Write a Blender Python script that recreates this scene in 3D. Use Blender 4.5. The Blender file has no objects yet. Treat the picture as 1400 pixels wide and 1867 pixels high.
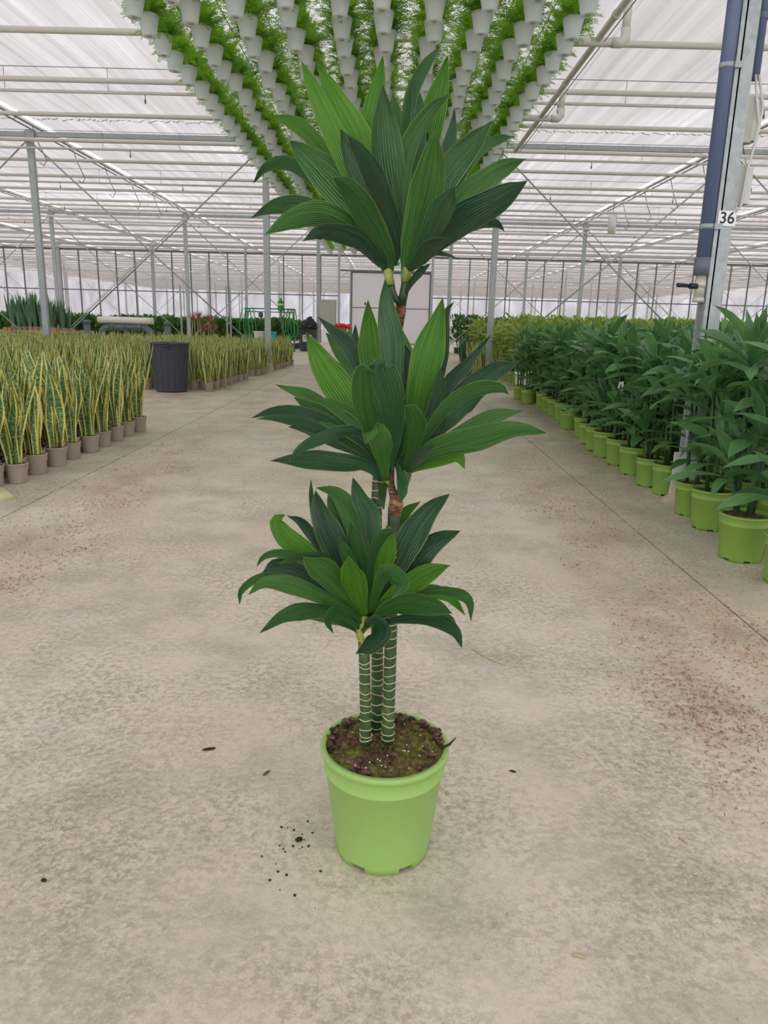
import bpy, math, random
from mathutils import Vector, Matrix
random.seed(7)
scn = bpy.context.scene
COL = scn.collection
R = math.radians

# ------------------------------------------------------------------ camera
FOC = 1348.0; CAMH = 1.2; PITCH = R(14.36); ROLL = R(1.4)
Fv = Vector((0, math.cos(PITCH), -math.sin(PITCH)))
Rw = Vector((1, 0, 0)); Uw = Vector((0, math.sin(PITCH), math.cos(PITCH)))
Rv = math.cos(ROLL)*Rw + math.sin(ROLL)*Uw
Uv = -math.sin(ROLL)*Rw + math.cos(ROLL)*Uw
CAM = Vector((0, 0, CAMH))
cd = bpy.data.cameras.new('camera'); co = bpy.data.objects.new('camera', cd); COL.objects.link(co)
cd.sensor_fit = 'VERTICAL'; cd.sensor_height = 36.0; cd.lens = 36.0*FOC/1867.0
cd.clip_start = 0.05; cd.clip_end = 500
m3 = Matrix((Rv, Uv, -Fv)).transposed()
co.matrix_world = Matrix.Translation(CAM) @ m3.to_4x4()
scn.camera = co

# ------------------------------------------------------------------ light, exposure
w = bpy.data.worlds.new('overcast_sky'); scn.world = w; w.use_nodes = True
bg = w.node_tree.nodes['Background']
bg.inputs[0].default_value = (0.96, 0.985, 1.0, 1); bg.inputs[1].default_value = 2.4
scn.view_settings.view_transform = 'Standard'; scn.view_settings.look = 'None'
scn.view_settings.gamma = 1.0; scn.view_settings.use_curve_mapping = False
scn.view_settings.exposure = 0.15

# ------------------------------------------------------------------ pixel helpers
def ray(x, y): return Fv*FOC + Rv*(x-700) + Uv*(933.5-y)
def ground(x, y, z=0.0):
    d = ray(x, y); return CAM + d*((z-CAMH)/d.z)
def atY(x, y, Y):
    d = ray(x, y); return CAM + d*(Y/d.y)
def seen(P, m=60):
    v = Vector(P)-CAM; z = v.dot(Fv)
    if z < .2: return False
    x = 700+FOC*v.dot(Rv)/z; y = 933.5-FOC*v.dot(Uv)/z
    return -m < x < 1400+m and -m < y < 1867+m

# ------------------------------------------------------------------ materials
def lin(h):
    h = h.lstrip('#'); o = []
    for i in (0, 2, 4):
        c = int(h[i:i+2], 16)/255; o.append(c/12.92 if c <= .04045 else ((c+.055)/1.055)**2.4)
    return tuple(o)+(1,)
MATS = {}
def new_mat(n):
    m = bpy.data.materials.new(n); m.use_nodes = True; MATS[n] = m
    return m, m.node_tree, m.node_tree.nodes['Principled BSDF']
def N(nt, t, **kw):
    n = nt.nodes.new(t)
    for k, v in kw.items():
        if hasattr(n, k): setattr(n, k, v)
    return n
def L(nt, a, b): nt.links.new(a, b)
def ramp(nt, fac, stops):
    r = N(nt, 'ShaderNodeValToRGB')
    e = r.color_ramp.elements
    while len(e) < len(stops): e.new(.5)
    for el, (p, c) in zip(e, stops):
        el.position = p; el.color = lin(c) if isinstance(c, str) else (c, c, c, 1)
    L(nt, fac, r.inputs[0]); return r.outputs[0]
def noise(nt, vec, scale, detail=4, rough=.55, vscale=None):
    n = N(nt, 'ShaderNodeTexNoise'); n.inputs['Scale'].default_value = scale
    n.inputs['Detail'].default_value = detail; n.inputs['Roughness'].default_value = rough
    if vscale:
        mp = N(nt, 'ShaderNodeMapping'); mp.inputs['Scale'].default_value = vscale
        L(nt, vec, mp.inputs[0]); vec = mp.outputs[0]
    L(nt, vec, n.inputs['Vector']); return n.outputs['Fac']
def mix(nt, fac, a, b, mode='MIX'):
    n = N(nt, 'ShaderNodeMix', data_type='RGBA', blend_type=mode)
    if isinstance(fac, (int, float)): n.inputs[0].default_value = fac
    else: L(nt, fac, n.inputs[0])
    for i, s in ((6, a), (7, b)):
        if isinstance(s, str): n.inputs[i].default_value = lin(s)
        else: L(nt, s, n.inputs[i])
    return n.outputs[2]
def math_(nt, op, a, b=None):
    n = N(nt, 'ShaderNodeMath', operation=op)
    for i, s in ((0, a), (1, b)):
        if s is None: continue
        if isinstance(s, (int, float)): n.inputs[i].default_value = s
        else: L(nt, s, n.inputs[i])
    return n.outputs[0]
def bump(nt, b, h, strength=.3, dist=.01):
    n = N(nt, 'ShaderNodeBump'); n.inputs['Strength'].default_value = strength; n.inputs['Distance'].default_value = dist
    L(nt, h, n.inputs['Height']); L(nt, n.outputs[0], b.inputs['Normal'])
def simple(n, col, rough=.5, metal=0., var=.12, scale=12, bmp=0):
    m, nt, b = new_mat(n); tc = N(nt, 'ShaderNodeTexCoord')
    f = noise(nt, tc.outputs['Object'], scale)
    c = mix(nt, f, col, col); k = N(nt, 'ShaderNodeHueSaturation'); L(nt, c, k.inputs['Color'])
    L(nt, math_(nt, 'ADD', math_(nt, 'MULTIPLY', f, 2*var), 1-var), k.inputs['Value'])
    L(nt, k.outputs[0], b.inputs['Base Color'])
    b.inputs['Roughness'].default_value = rough; b.inputs['Metallic'].default_value = metal
    if bmp: bump(nt, b, noise(nt, tc.outputs['Object'], scale*6), bmp, .004)
    return m
simple('pot_green', '#97bd66', .42, var=.05, scale=6)
simple('pot_green_bed', '#85aa4c', .45, var=.06, scale=6)
simple('pot_taupe', '#c0b1a5', .6, var=.06)
simple('pot_white', '#dfe6e4', .5, var=.04)
simple('black_plastic', '#434755', .5, var=.12)
simple('black_film', '#2b2c31', .35, var=.3, scale=5)
simple('white_plastic', '#e9e9e6', .45, var=.04)
simple('turquoise', '#3fbcc4', .5, var=.05)
simple('pvc_grey', '#63697a', .4, var=.06)
simple('pvc_blue', '#59678a', .38, var=.06)
simple('pipe_white', '#cfccc6', .45, var=.06, scale=4)
simple('green_paint', '#17824a', .4, var=.1)
simple('hose_green', '#1e8a45', .45, var=.1)
simple('label_yellow', '#d3d94e', .5)
simple('steel_dark', '#69706f', .5, .3, .1)
simple('brass', '#cfc8bc', .45, .3, .15, 40)
simple('box_grey', '#c9cbc9', .5, var=.04)
simple('ink', '#20242e', .6)
simple('sign_white', '#eceff0', .5, var=.02)
simple('wood', '#c9a47c', .75, var=.2, scale=9)
simple('terracotta', '#c9815c', .7, var=.15)
simple('concrete_foot', '#b9ad93', .85, var=.28, scale=16, bmp=.5)
simple('mossy_pad', '#cfc59c', .9, var=.3, scale=14, bmp=.5)
simple('bark_dark', '#2f2620', .9, var=.3)
simple('straw', '#c2ab84', .8, var=.15)
simple('coir', '#a57656', .9, var=.35, scale=3)
simple('wire', '#7c8284', .45, .4, .1)
simple('scar', '#cdb898', .75, var=.2, scale=60)
simple('bark_chip', '#6f5140', .9, var=.35, scale=50)
simple('perlite', '#e5e2d8', .8)
simple('red_flower', '#e0402c', .6, var=.15)
simple('panel_grey', '#a8aaa0', .6, var=.05)
simple('exit_green', '#1c9a78', .5)
simple('film_white', '#e6e2dc', .5, var=.08)

def basket():
    m = simple('basket_white', '#f4fbff', .45, var=.03); nt = m.node_tree; b = nt.nodes['Principled BSDF']
    tr = N(nt, 'ShaderNodeBsdfTranslucent'); tr.inputs[0].default_value = lin('#eef4f5')
    ms_ = N(nt, 'ShaderNodeMixShader'); ms_.inputs[0].default_value = .5
    L(nt, b.outputs[0], ms_.inputs[1]); L(nt, tr.outputs[0], ms_.inputs[2]); L(nt, ms_.outputs[0], nt.nodes['Material Output'].inputs[0])
basket()
def galv():
    m, nt, b = new_mat('galvanised'); tc = N(nt, 'ShaderNodeTexCoord')
    v = N(nt, 'ShaderNodeTexVoronoi'); v.inputs['Scale'].default_value = 28; L(nt, tc.outputs['Object'], v.inputs['Vector'])
    f = noise(nt, tc.outputs['Object'], 7)
    c = mix(nt, v.outputs['Color'], '#9ca3a5', '#b9bfc0'); c = mix(nt, math_(nt, 'MULTIPLY', f, .5), c, '#8f979b')
    L(nt, c, b.inputs['Base Color']); b.inputs['Metallic'].default_value = .35; b.inputs['Roughness'].default_value = .5
galv()

def leafmat(name, dark, light, edge, transl=.22, tcol='#6fae20', rough=.36, streak=22, bmpS=.35, edge_at=.95, edgemix=.5):
    m, nt, b = new_mat(name); uv = N(nt, 'ShaderNodeUVMap'); sp = N(nt, 'ShaderNodeSeparateXYZ'); L(nt, uv.outputs[0], sp.inputs[0])
    oi = N(nt, 'ShaderNodeObjectInfo')
    u = math_(nt, 'ABSOLUTE', math_(nt, 'SUBTRACT', math_(nt, 'MULTIPLY', sp.outputs[0], 2.0), 1.0))
    cb = N(nt, 'ShaderNodeCombineXYZ'); L(nt, math_(nt, 'ADD', math_(nt, 'MULTIPLY', sp.outputs[0], streak), math_(nt, 'MULTIPLY', oi.outputs['Random'], 40)), cb.inputs[0])
    L(nt, math_(nt, 'MULTIPLY', sp.outputs[1], 1.6), cb.inputs[1])
    st = noise(nt, cb.outputs[0], 1.0, 3)
    fac = math_(nt, 'ADD', math_(nt, 'MULTIPLY', math_(nt, 'SUBTRACT', st, .5), 2.2), math_(nt, 'ADD', math_(nt, 'MULTIPLY', math_(nt, 'SUBTRACT', oi.outputs['Random'], .5), .5), .45))
    c = ramp(nt, fac, [(.1, dark), (.9, light)])
    em = math_(nt, 'MULTIPLY', math_(nt, 'GREATER_THAN', u, edge_at), edgemix)
    c = mix(nt, em, c, edge)
    ms = math_(nt, 'MULTIPLY', math_(nt, 'LESS_THAN', u, .035), .35)
    c = mix(nt, ms, c, dark)
    L(nt, c, b.inputs['Base Color']); b.inputs['Roughness'].default_value = rough
    b.inputs['Specular IOR Level'].default_value = .9 if name == 'leaf_bed' else .6
    wv = math_(nt, 'SINE', math_(nt, 'MULTIPLY', sp.outputs[0], 75.0))
    bump(nt, b, math_(nt, 'ADD', math_(nt, 'MULTIPLY', wv, .6), math_(nt, 'MULTIPLY', st, 3.0)), bmpS, .003)
    tr = N(nt, 'ShaderNodeBsdfTranslucent'); L(nt, mix(nt, .55, c, tcol), tr.inputs[0])
    ms_ = N(nt, 'ShaderNodeMixShader'); ms_.inputs[0].default_value = transl
    L(nt, b.outputs[0], ms_.inputs[1]); L(nt, tr.outputs[0], ms_.inputs[2])
    L(nt, ms_.outputs[0], nt.nodes['Material Output'].inputs[0])
leafmat('leaf_dark', '#1c3f2a', '#3f7040', '#86a458', .14, '#5f9a2a', .3, bmpS=.6)  # darker leaf green, with the deep shade of the crown centres worked in
leafmat('leaf_mid', '#2a5a28', '#578e3e', '#a3bc5c', .25, '#6fae20', .33, bmpS=.6)
leafmat('leaf_bright', '#3f7d1e', '#6fab34', '#b3ca58', .36, '#7cbc14', .36, bmpS=.6)  # brighter green of young leaves, with backlight worked into the colour too
leafmat('leaf_bed', '#386c40', '#7cb270', '#a6c484', .25, '#66a42c', .28, bmpS=.5)
leafmat('leaf_lime', '#5f9040', '#c9d06a', '#d2da7c', .3, '#9ac02a', .4, streak=6)
leafmat('leaf_hedge', '#33602f', '#709a4a', '#709a4a', .25, '#6fae20', .4)
leafmat('leaf_hedge_lime', '#84a548', '#c5d568', '#c9d870', .28, '#9ac02a', .45)
leafmat('leaf_red', '#8a6048', '#c08c6c', '#c08c6c', .2, '#a3624a', .5)
leafmat('leaf_tall', '#456f50', '#6f9470', '#7fa070', .12, '#5f9a2a', .4)
leafmat('fern', '#477f1a', '#a2d244', '#a2d244', .45, '#aae636', .5, streak=3, bmpS=.05)
leafmat('geranium_leaf', '#4f8f30', '#7fbf48', '#7fbf48', .3, '#82c21a', .5)

def sansmat():
    m, nt, b = new_mat('snake_leaf'); uv = N(nt, 'ShaderNodeUVMap'); sp = N(nt, 'ShaderNodeSeparateXYZ'); L(nt, uv.outputs[0], sp.inputs[0])
    oi = N(nt, 'ShaderNodeObjectInfo')
    u = math_(nt, 'ABSOLUTE', math_(nt, 'SUBTRACT', math_(nt, 'MULTIPLY', sp.outputs[0], 2.0), 1.0))
    cb = N(nt, 'ShaderNodeCombineXYZ'); L(nt, math_(nt, 'ADD', math_(nt, 'MULTIPLY', sp.outputs[0], 2.5), math_(nt, 'MULTIPLY', oi.outputs['Random'], 30)), cb.inputs[0])
    L(nt, math_(nt, 'MULTIPLY', sp.outputs[1], 42), cb.inputs[1])
    bands = noise(nt, cb.outputs[0], 1.0, 3, .6)
    c = ramp(nt, bands, [(.36, '#34563e'), (.5, '#5f8650'), (.66, '#a6be88')])
    jag = math_(nt, 'ADD', u, math_(nt, 'MULTIPLY', math_(nt, 'SUBTRACT', bands, .5), .12))
    fm = N(nt, 'ShaderNodeMapRange'); L(nt, jag, fm.inputs[0]); fm.inputs[1].default_value = .60; fm.inputs[2].default_value = .68
    c = mix(nt, fm.outputs[0], c, '#f0e684')
    L(nt, c, b.inputs['Base Color']); b.inputs['Roughness'].default_value = .42
    tr = N(nt, 'ShaderNodeBsdfTranslucent'); L(nt, c, tr.inputs[0])
    ms_ = N(nt, 'ShaderNodeMixShader'); ms_.inputs[0].default_value = .15
    L(nt, b.outputs[0], ms_.inputs[1]); L(nt, tr.outputs[0], ms_.inputs[2]); L(nt, ms_.outputs[0], nt.nodes['Material Output'].inputs[0])
sansmat()

def canemat():
    m, nt, b = new_mat('cane'); tc = N(nt, 'ShaderNodeTexCoord')
    f = noise(nt, tc.outputs['Object'], 14, 4)
    c = ramp(nt, f, [(.35, '#1c371c'), (.6, '#33562a'), (.8, '#66743f')])
    L(nt, c, b.inputs['Base Color']); b.inputs['Roughness'].default_value = .45
    m, nt, b = new_mat('shoot'); tc = N(nt, 'ShaderNodeTexCoord')
    f = noise(nt, tc.outputs['Object'], 30, 3)
    c = ramp(nt, f, [(.35, '#55722a'), (.7, '#969f4c')])
    L(nt, c, b.inputs['Base Color']); b.inputs['Roughness'].default_value = .45
    m, nt, b = new_mat('woody'); tc = N(nt, 'ShaderNodeTexCoord')
    f = noise(nt, tc.outputs['Object'], 60, 5, vscale=(1, 1, 3))
    c = ramp(nt, f, [(.35, '#45301f'), (.55, '#7f5c40'), (.75, '#b09068')])
    L(nt, c, b.inputs['Base Color']); b.inputs['Roughness'].default_value = .9; bump(nt, b, f, .7, .004)
canemat()

def soilmat(n, moss):
    m, nt, b = new_mat(n); tc = N(nt, 'ShaderNodeTexCoord')
    f = noise(nt, tc.outputs['Object'], 55, 6, .7); g = noise(nt, tc.outputs['Object'], 11, 4)
    c = ramp(nt, f, [(.3, '#33241c'), (.5, '#6b5040'), (.62, '#90725a'), (.78, '#b89e80')])
    if moss:
        mm = ramp(nt, f, [(.3, '#5a5822'), (.55, '#93933c'), (.75, '#bcc05a')])
        fm = N(nt, 'ShaderNodeMapRange'); L(nt, g, fm.inputs[0]); fm.inputs[1].default_value = .42; fm.inputs[2].default_value = .56
        c = mix(nt, fm.outputs[0], c, mm)
    L(nt, c, b.inputs['Base Color']); b.inputs['Roughness'].default_value = .95; bump(nt, b, f, 1.0, .012)
soilmat('soil', False); soilmat('soil_moss', True)

def floormat():
    m, nt, b = new_mat('concrete_floor'); ge = N(nt, 'ShaderNodeNewGeometry'); P = ge.outputs['Position']
    big = noise(nt, P, .55, 5, .6); med = noise(nt, P, 2.2, 8, .7); fine = noise(nt, P, 70, 8, .8); grit = noise(nt, P, 230, 5, .75)
    c = ramp(nt, big, [(.3, '#d8c8ae'), (.5, '#e6dac6'), (.7, '#ece4d8')])
    pink = noise(nt, P, .9, 4, .6, (1, .7, 1)); c = mix(nt, ramp(nt, pink, [(.5, 0.), (.68, .5)]), c, '#dfc9b4')
    c = mix(nt, ramp(nt, med, [(.45, 0.), (.65, .75)]), c, '#aea691')
    pale = noise(nt, P, 1.3, 7, .65, (1, 1, 1)); c = mix(nt, ramp(nt, pale, [(.56, 0.), (.70, .65)]), c, '#ebe6dc')
    # mottled dark patches where the slab stays damp
    blot = noise(nt, P, 42, 8, .8); zone = noise(nt, P, 1.7, 5, .6, (1, 1, 1))
    c = mix(nt, math_(nt, 'MULTIPLY', ramp(nt, blot, [(.46, 0.), (.56, .75)]), ramp(nt, zone, [(.36, .12), (.62, .95)])), c, '#938870')
    c = mix(nt, math_(nt, 'MULTIPLY', ramp(nt, fine, [(.5, 0.), (.62, .7)]), ramp(nt, zone, [(.36, .35), (.62, .9)])), c, '#f5eee0')
    c = mix(nt, ramp(nt, grit, [(.54, 0.), (.70, .5)]), c, '#968a76')
    # reddish coir dust trodden along the two edges of the aisle
    sp = N(nt, 'ShaderNodeSeparateXYZ'); L(nt, P, sp.inputs[0])
    for xc, wd, am in ((-1.95, .55, .6), (1.35, .55, .6), (-3.5, 1.0, .8), (2.3, .5, .8)):
        d = math_(nt, 'ABSOLUTE', math_(nt, 'SUBTRACT', sp.outputs[0], xc))
        mr = N(nt, 'ShaderNodeMapRange'); L(nt, d, mr.inputs[0]); mr.inputs[1].default_value = wd; mr.inputs[2].default_value = 0
        dn = noise(nt, P, 2.2, 7, .7, (1.5, .6, 1))
        c = mix(nt, math_(nt, 'MULTIPLY', math_(nt, 'MULTIPLY', mr.outputs[0], am), ramp(nt, dn, [(.42, 0.), (.66, 1.)])), c, '#b8957a')
    L(nt, c, b.inputs['Base Color']); b.inputs['Specular IOR Level'].default_value = .4
    L(nt, ramp(nt, med, [(.3, .62), (.7, .42)]), b.inputs['Roughness'])
    bump(nt, b, math_(nt, 'ADD', fine, math_(nt, 'MULTIPLY', grit, .5)), .5, .008)
floormat()

def screenmat():
    m, nt, b = new_mat('shade_screen'); ge = N(nt, 'ShaderNodeNewGeometry'); P = ge.outputs['Position']
    st = noise(nt, P, 1.0, 5, .6, (5.5, .10, 1)); fine = noise(nt, P, 1.0, 3, .6, (26, .08, 1)); cl = noise(nt, P, 1.0, 3, .5, (.25, .16, 1))
    f = math_(nt, 'ADD', math_(nt, 'ADD', math_(nt, 'MULTIPLY', st, .45), math_(nt, 'MULTIPLY', fine, .25)), math_(nt, 'MULTIPLY', cl, .55))
    c = ramp(nt, f, [(.46, '#948e8d'), (.62, '#a09a9a'), (.74, '#aeaaac'), (.86, '#ccccd4')])
    tr = N(nt, 'ShaderNodeBsdfTranslucent'); L(nt, c, tr.inputs[0])
    df = N(nt, 'ShaderNodeBsdfDiffuse'); df.inputs[0].default_value = lin('#d8d4d2')
    ms_ = N(nt, 'ShaderNodeMixShader'); ms_.inputs[0].default_value = .18
    L(nt, tr.outputs[0], ms_.inputs[1]); L(nt, df.outputs[0], ms_.inputs[2]); L(nt, ms_.outputs[0], nt.nodes['Material Output'].inputs[0])
    m, nt, b = new_mat('wall_film'); ge = N(nt, 'ShaderNodeNewGeometry')
    f = noise(nt, ge.outputs['Position'], .5, 3, .5, (1, 1, .6)); c = ramp(nt, f, [(.3, '#b3b1b4'), (.7, '#cfced2')])
    tr = N(nt, 'ShaderNodeBsdfTranslucent'); L(nt, c, tr.inputs[0]); L(nt, tr.outputs[0], nt.nodes['Material Output'].inputs[0])
    m, nt, b = new_mat('hazy_glass'); tp = N(nt, 'ShaderNodeBsdfTransparent'); df = N(nt, 'ShaderNodeBsdfTranslucent'); df.inputs[0].default_value = lin('#eceaec')  # white share of the mix puts distance haze into the panes
    tc = N(nt, 'ShaderNodeTexCoord'); f = noise(nt, tc.outputs['Object'], 1.5, 3)
    ms_ = N(nt, 'ShaderNodeMixShader'); L(nt, math_(nt, 'ADD', math_(nt, 'MULTIPLY', f, .12), .16), ms_.inputs[0]); L(nt, tp.outputs[0], ms_.inputs[1]); L(nt, df.outputs[0], ms_.inputs[2])
    L(nt, ms_.outputs[0], nt.nodes['Material Output'].inputs[0])
    m, nt, b = new_mat('door_sheet'); df = N(nt, 'ShaderNodeBsdfTranslucent'); df.inputs[0].default_value = lin('#f4f3f6')
    d2 = N(nt, 'ShaderNodeBsdfDiffuse'); d2.inputs[0].default_value = lin('#dcdade')
    tc = N(nt, 'ShaderNodeTexCoord'); f = noise(nt, tc.outputs['Object'], .8, 3)
    ms_ = N(nt, 'ShaderNodeMixShader'); L(nt, math_(nt, 'ADD', math_(nt, 'MULTIPLY', f, .1), .1), ms_.inputs[0])
    L(nt, df.outputs[0], ms_.inputs[1]); L(nt, d2.outputs[0], ms_.inputs[2]); L(nt, ms_.outputs[0], nt.nodes['Material Output'].inputs[0])
screenmat()

# ------------------------------------------------------------------ mesh builder
class MB:
    def __init__(s): s.v = []; s.f = []; s.uv = []; s.sm = []
    def face(s, idx, uv=None, sm=True):
        s.f.append(idx); s.uv.append(uv or [(.5, .5)]*len(idx)); s.sm.append(sm)
    def box(s, c, d, rz=0):
        o = len(s.v); cz, sz = math.cos(rz), math.sin(rz)
        for x in (-.5, .5):
            for y in (-.5, .5):
                for z in (-.5, .5):
                    a, b_ = x*d[0], y*d[1]; s.v.append((c[0]+a*cz-b_*sz, c[1]+a*sz+b_*cz, c[2]+z*d[2]))
        for q in ((0, 1, 3, 2), (4, 6, 7, 5), (0, 4, 5, 1), (2, 3, 7, 6), (0, 2, 6, 4), (1, 5, 7, 3)): s.face([o+i for i in q], None, False)
        return s
    def tube(s, pts, rad, n=8, cap=True):
        pts = [Vector(p) for p in pts]; k = len(pts)
        if not isinstance(rad, (list, tuple)): rad = [rad]*k
        o = len(s.v); ref = None
        for i, p in enumerate(pts):
            t = (pts[min(i+1, k-1)]-pts[max(i-1, 0)]).normalized()
            if ref is None:
                ref = t.orthogonal().normalized()
            ref = (ref-t*ref.dot(t)).normalized(); b2 = t.cross(ref)
            for j in range(n):
                a = 2*math.pi*j/n; s.v.append(tuple(p+(ref*math.cos(a)+b2*math.sin(a))*rad[i]))
        for i in range(k-1):
            for j in range(n):
                s.face([o+i*n+j, o+i*n+(j+1) % n, o+(i+1)*n+(j+1) % n, o+(i+1)*n+j])
        if cap:
            s.face([o+j for j in range(n)][::-1], None, False); s.face([o+(k-1)*n+j for j in range(n)], None, False)
        return s
    def lathe(s, prof, n=32, c=(0, 0, 0)):
        o = len(s.v); k = len(prof)
        for r, z in prof:
            for j in range(n):
                a = 2*math.pi*j/n; s.v.append((c[0]+r*math.cos(a), c[1]+r*math.sin(a), c[2]+z))
        for i in range(k-1):
            for j in range(n):
                s.face([o+i*n+j, o+i*n+(j+1) % n, o+(i+1)*n+(j+1) % n, o+(i+1)*n+j])
        return s
    def strip(s, rows, vs):          # rows: list of lists of points (same count); uv from position
        o = len(s.v); m = len(rows[0][0])
        for pts, us in rows:
            for p in pts: s.v.append(tuple(p))
        for i in range(len(rows)-1):
            for j in range(m-1):
                us = rows[i][1]; us2 = rows[i+1][1]
                s.face([o+i*m+j, o+i*m+j+1, o+(i+1)*m+j+1, o+(i+1)*m+j], [(us[j], vs[i]), (us[j+1], vs[i]), (us2[j+1], vs[i+1]), (us2[j], vs[i+1])])
        return s
    def add(s, other, M=None):
        o = len(s.v)
        s.v += [tuple(M @ Vector(p)) for p in other.v] if M else other.v
        s.f += [[o+i for i in q] for q in other.f]; s.uv += other.uv; s.sm += other.sm
        return s
    def mesh(s, name, mat):
        me = bpy.data.meshes.new(name); me.from_pydata(s.v, [], s.f)
        ul = me.uv_layers.new(name='UVMap'); ul.data.foreach_set('uv', [c for q in s.uv for p in q for c in p])
        me.polygons.foreach_set('use_smooth', s.sm); me.materials.append(MATS[mat]); me.update()
        return me
    def build(s, name, mat, parent=None, loc=None):
        return mk(name, s.mesh(name, mat), parent, loc)
def mk(name, me, parent=None, loc=None, rot=None):
    o = bpy.data.objects.new(name, me); COL.objects.link(o)
    if parent: o.parent = parent
    if loc is not None: o.location = loc
    if rot is not None: o.rotation_euler = rot
    return o
def tag(o, label, cat, group=None, kind=None):
    o['label'] = label; o['category'] = cat
    if group: o['group'] = group
    if kind: o['kind'] = kind
    return o
def thing(name, label, cat, loc=(0, 0, 0), rz=0, group=None):
    o = mk(name, None, None, loc, (0, 0, rz)); o.empty_display_size = .1
    return tag(o, label, cat, group)
def struct(o): o['kind'] = 'structure'; return o
def copy_tree(o, parent=None):
    c = o.copy(); COL.objects.link(c)
    if parent: c.parent = parent
    for ch in o.children: copy_tree(ch, c)
    return c
def place(proto, used, loc, rz, label=None, group=None, sc=1, tilt=(0, 0)):
    o = copy_tree(proto) if used[0] else proto
    used[0] = True
    o.location = loc; o.rotation_euler = (tilt[0], tilt[1], rz); o.scale = (sc,)*3
    if label: o['label'] = label
    if group: o['group'] = group
    return o
def text_mesh(txt, size, mat, name):
    c = bpy.data.curves.new(name, 'FONT'); c.body = txt; c.size = size; c.extrude = .0006; c.align_x = 'CENTER'; c.align_y = 'CENTER'; c.offset = size*.012
    t = bpy.data.objects.new(name, c); COL.objects.link(t)
    me = bpy.data.meshes.new_from_object(t); COL.objects.unlink(t); bpy.data.objects.remove(t)
    me.materials.clear(); me.materials.append(MATS[mat]); return me

ORD = ['first', 'second', 'third', 'fourth', 'fifth', 'sixth', 'seventh', 'eighth', 'ninth', 'tenth', 'eleventh', 'twelfth', 'thirteenth', 'fourteenth', 'fifteenth', 'sixteenth', 'seventeenth', 'eighteenth', 'nineteenth', 'twentieth', 'twenty-first', 'twenty-second', 'twenty-third', 'twenty-fourth']
# ------------------------------------------------------------------ setting: floor
floor = struct(MB().box((0, 46, -.09), (84, 124, .06)).build('floor', 'concrete_floor'))
xs = [(-42, -2.32), (-2.31, 1.545), (1.555, 42)]
ys = [-16, 5.33, 10.7, 18.6, 31.2, 44, 57, 70, 108]
for a, b_ in xs:
    for i in range(len(ys)-1):
        y0, y1 = ys[i]+.004, ys[i+1]-.004
        mk('slab', MB().box(((a+b_)/2, (y0+y1)/2, -.03), (b_-a, y1-y0, .06)).mesh('slab', 'concrete_floor'), floor)

# ceiling of shade screens: one cloth panel for each bay
BX = 5.25; X0 = 2.40; BY = 12.9; Y0 = 5.1; ZB = 5.08
ceil = struct(mk('ceiling', None, None, (0, 0, 0)))
variants = []
for k in range(3):
    rr = random.Random(40+k); m = MB(); n = 130; rows = []; zz = [rr.gauss(0, .012)+.014*math.sin(i*.9+rr.random()*2) for i in range(n+1)]
    for yy in (-BY/2-.03, -BY/6, BY/6, BY/2+.03):
        sag = -.03*math.cos(yy*3)
        rows.append(([(-BX/2+.10+(BX-.20)*i/n, yy, zz[i]+.3*rr.gauss(0, .01)+sag) for i in range(n+1)], [.5]*(n+1)))
    m.strip(rows, [.5]*4); variants.append(m.mesh('screen_panel', 'shade_screen'))
for i in range(-8, 8):
    for j in range(-1, 8):
        mk('screen_panel', variants[(i*7+j*3) % 3], ceil, (X0+BX*(i+.5), Y0+BY*(j+.5), 5.42))
# outer walls of white film; unseen back wall made glass to brighten camera-facing sides
XL, XR, YB, YF = X0-8*BX, X0+8*BX, Y0-BY, Y0+8*BY
wl = [('wall_left', (XL, (YB+YF)/2, 2.7), (.02, YF-YB, 5.4)), ('wall_right', (XR, (YB+YF)/2, 2.7), (.02, YF-YB, 5.4)),
      ('wall_back', ((XL+XR)/2, YB, 2.7), (XR-XL, .02, 5.4)), ('wall_end', ((XL+XR)/2, YF, 2.7), (XR-XL, .02, 5.4))]
for n, c, d in wl: struct(MB().box(c, d).build(n, 'hazy_glass' if n == 'wall_back' else 'wall_film'))

# ------------------------------------------------------------------ greenhouse frame
PX = [X0+BX*i for i in range(-6, 6)]
def post_mesh(wd, h):
    m = MB(); m.box((0, 0, h/2), (wd, wd*.8, h)); return m
pm = post_mesh(.135, 5.05).mesh('shaft', 'galvanised')
foot = MB().lathe([(0, .2), (.075, .2), (.09, .17), (.14, .02), (.15, -.0), (0, -.0)], 10).mesh('foot', 'concrete_foot')
plate_m = MB().box((0, 0, 5.0), (.24, .12, .12)).mesh('bracket', 'galvanised')
def post(x, y, label, group):
    t = thing('steel_post', label, 'post', (x, y, 0), 0, group)
    mk('shaft', pm, t, (0, 0, .12)); mk('bracket', plate_m, t, (0, 0, .05)); mk('foot', foot, t)
    return t
for j in range(1, 8):
    Y = Y0+BY*j-(.2 if j == 3 else 0)
    for x in PX:
        if abs(x) > .5*Y+3: continue
        if Y > 60 and abs(x) < 1: continue
        lab = {1: 'slender galvanised post in the nearer braced row behind the plant blocks', 2: 'slender galvanised post in the farther braced row', 3: 'galvanised post set in the glass partition'}.get(j, 'distant galvanised post seen through the glass partition')
        if j == 1 and abs(x+2.85) < .1: lab = 'galvanised post on a concrete foot beside the farther yellow snake plants'
        if j == 1 and abs(x-2.4) < .1: lab = 'galvanised post beside the yellow snake plants across the aisle from the green rig'
        post(x, Y, lab, 'galvanised posts of row %s' % ('one' if j == 1 else 'two' if j == 2 else 'partition' if j == 3 else 'beyond'))
post(-2.86, 4.72, 'galvanised post on a mossy pad at the near end of the snake plant block', None)
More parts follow.
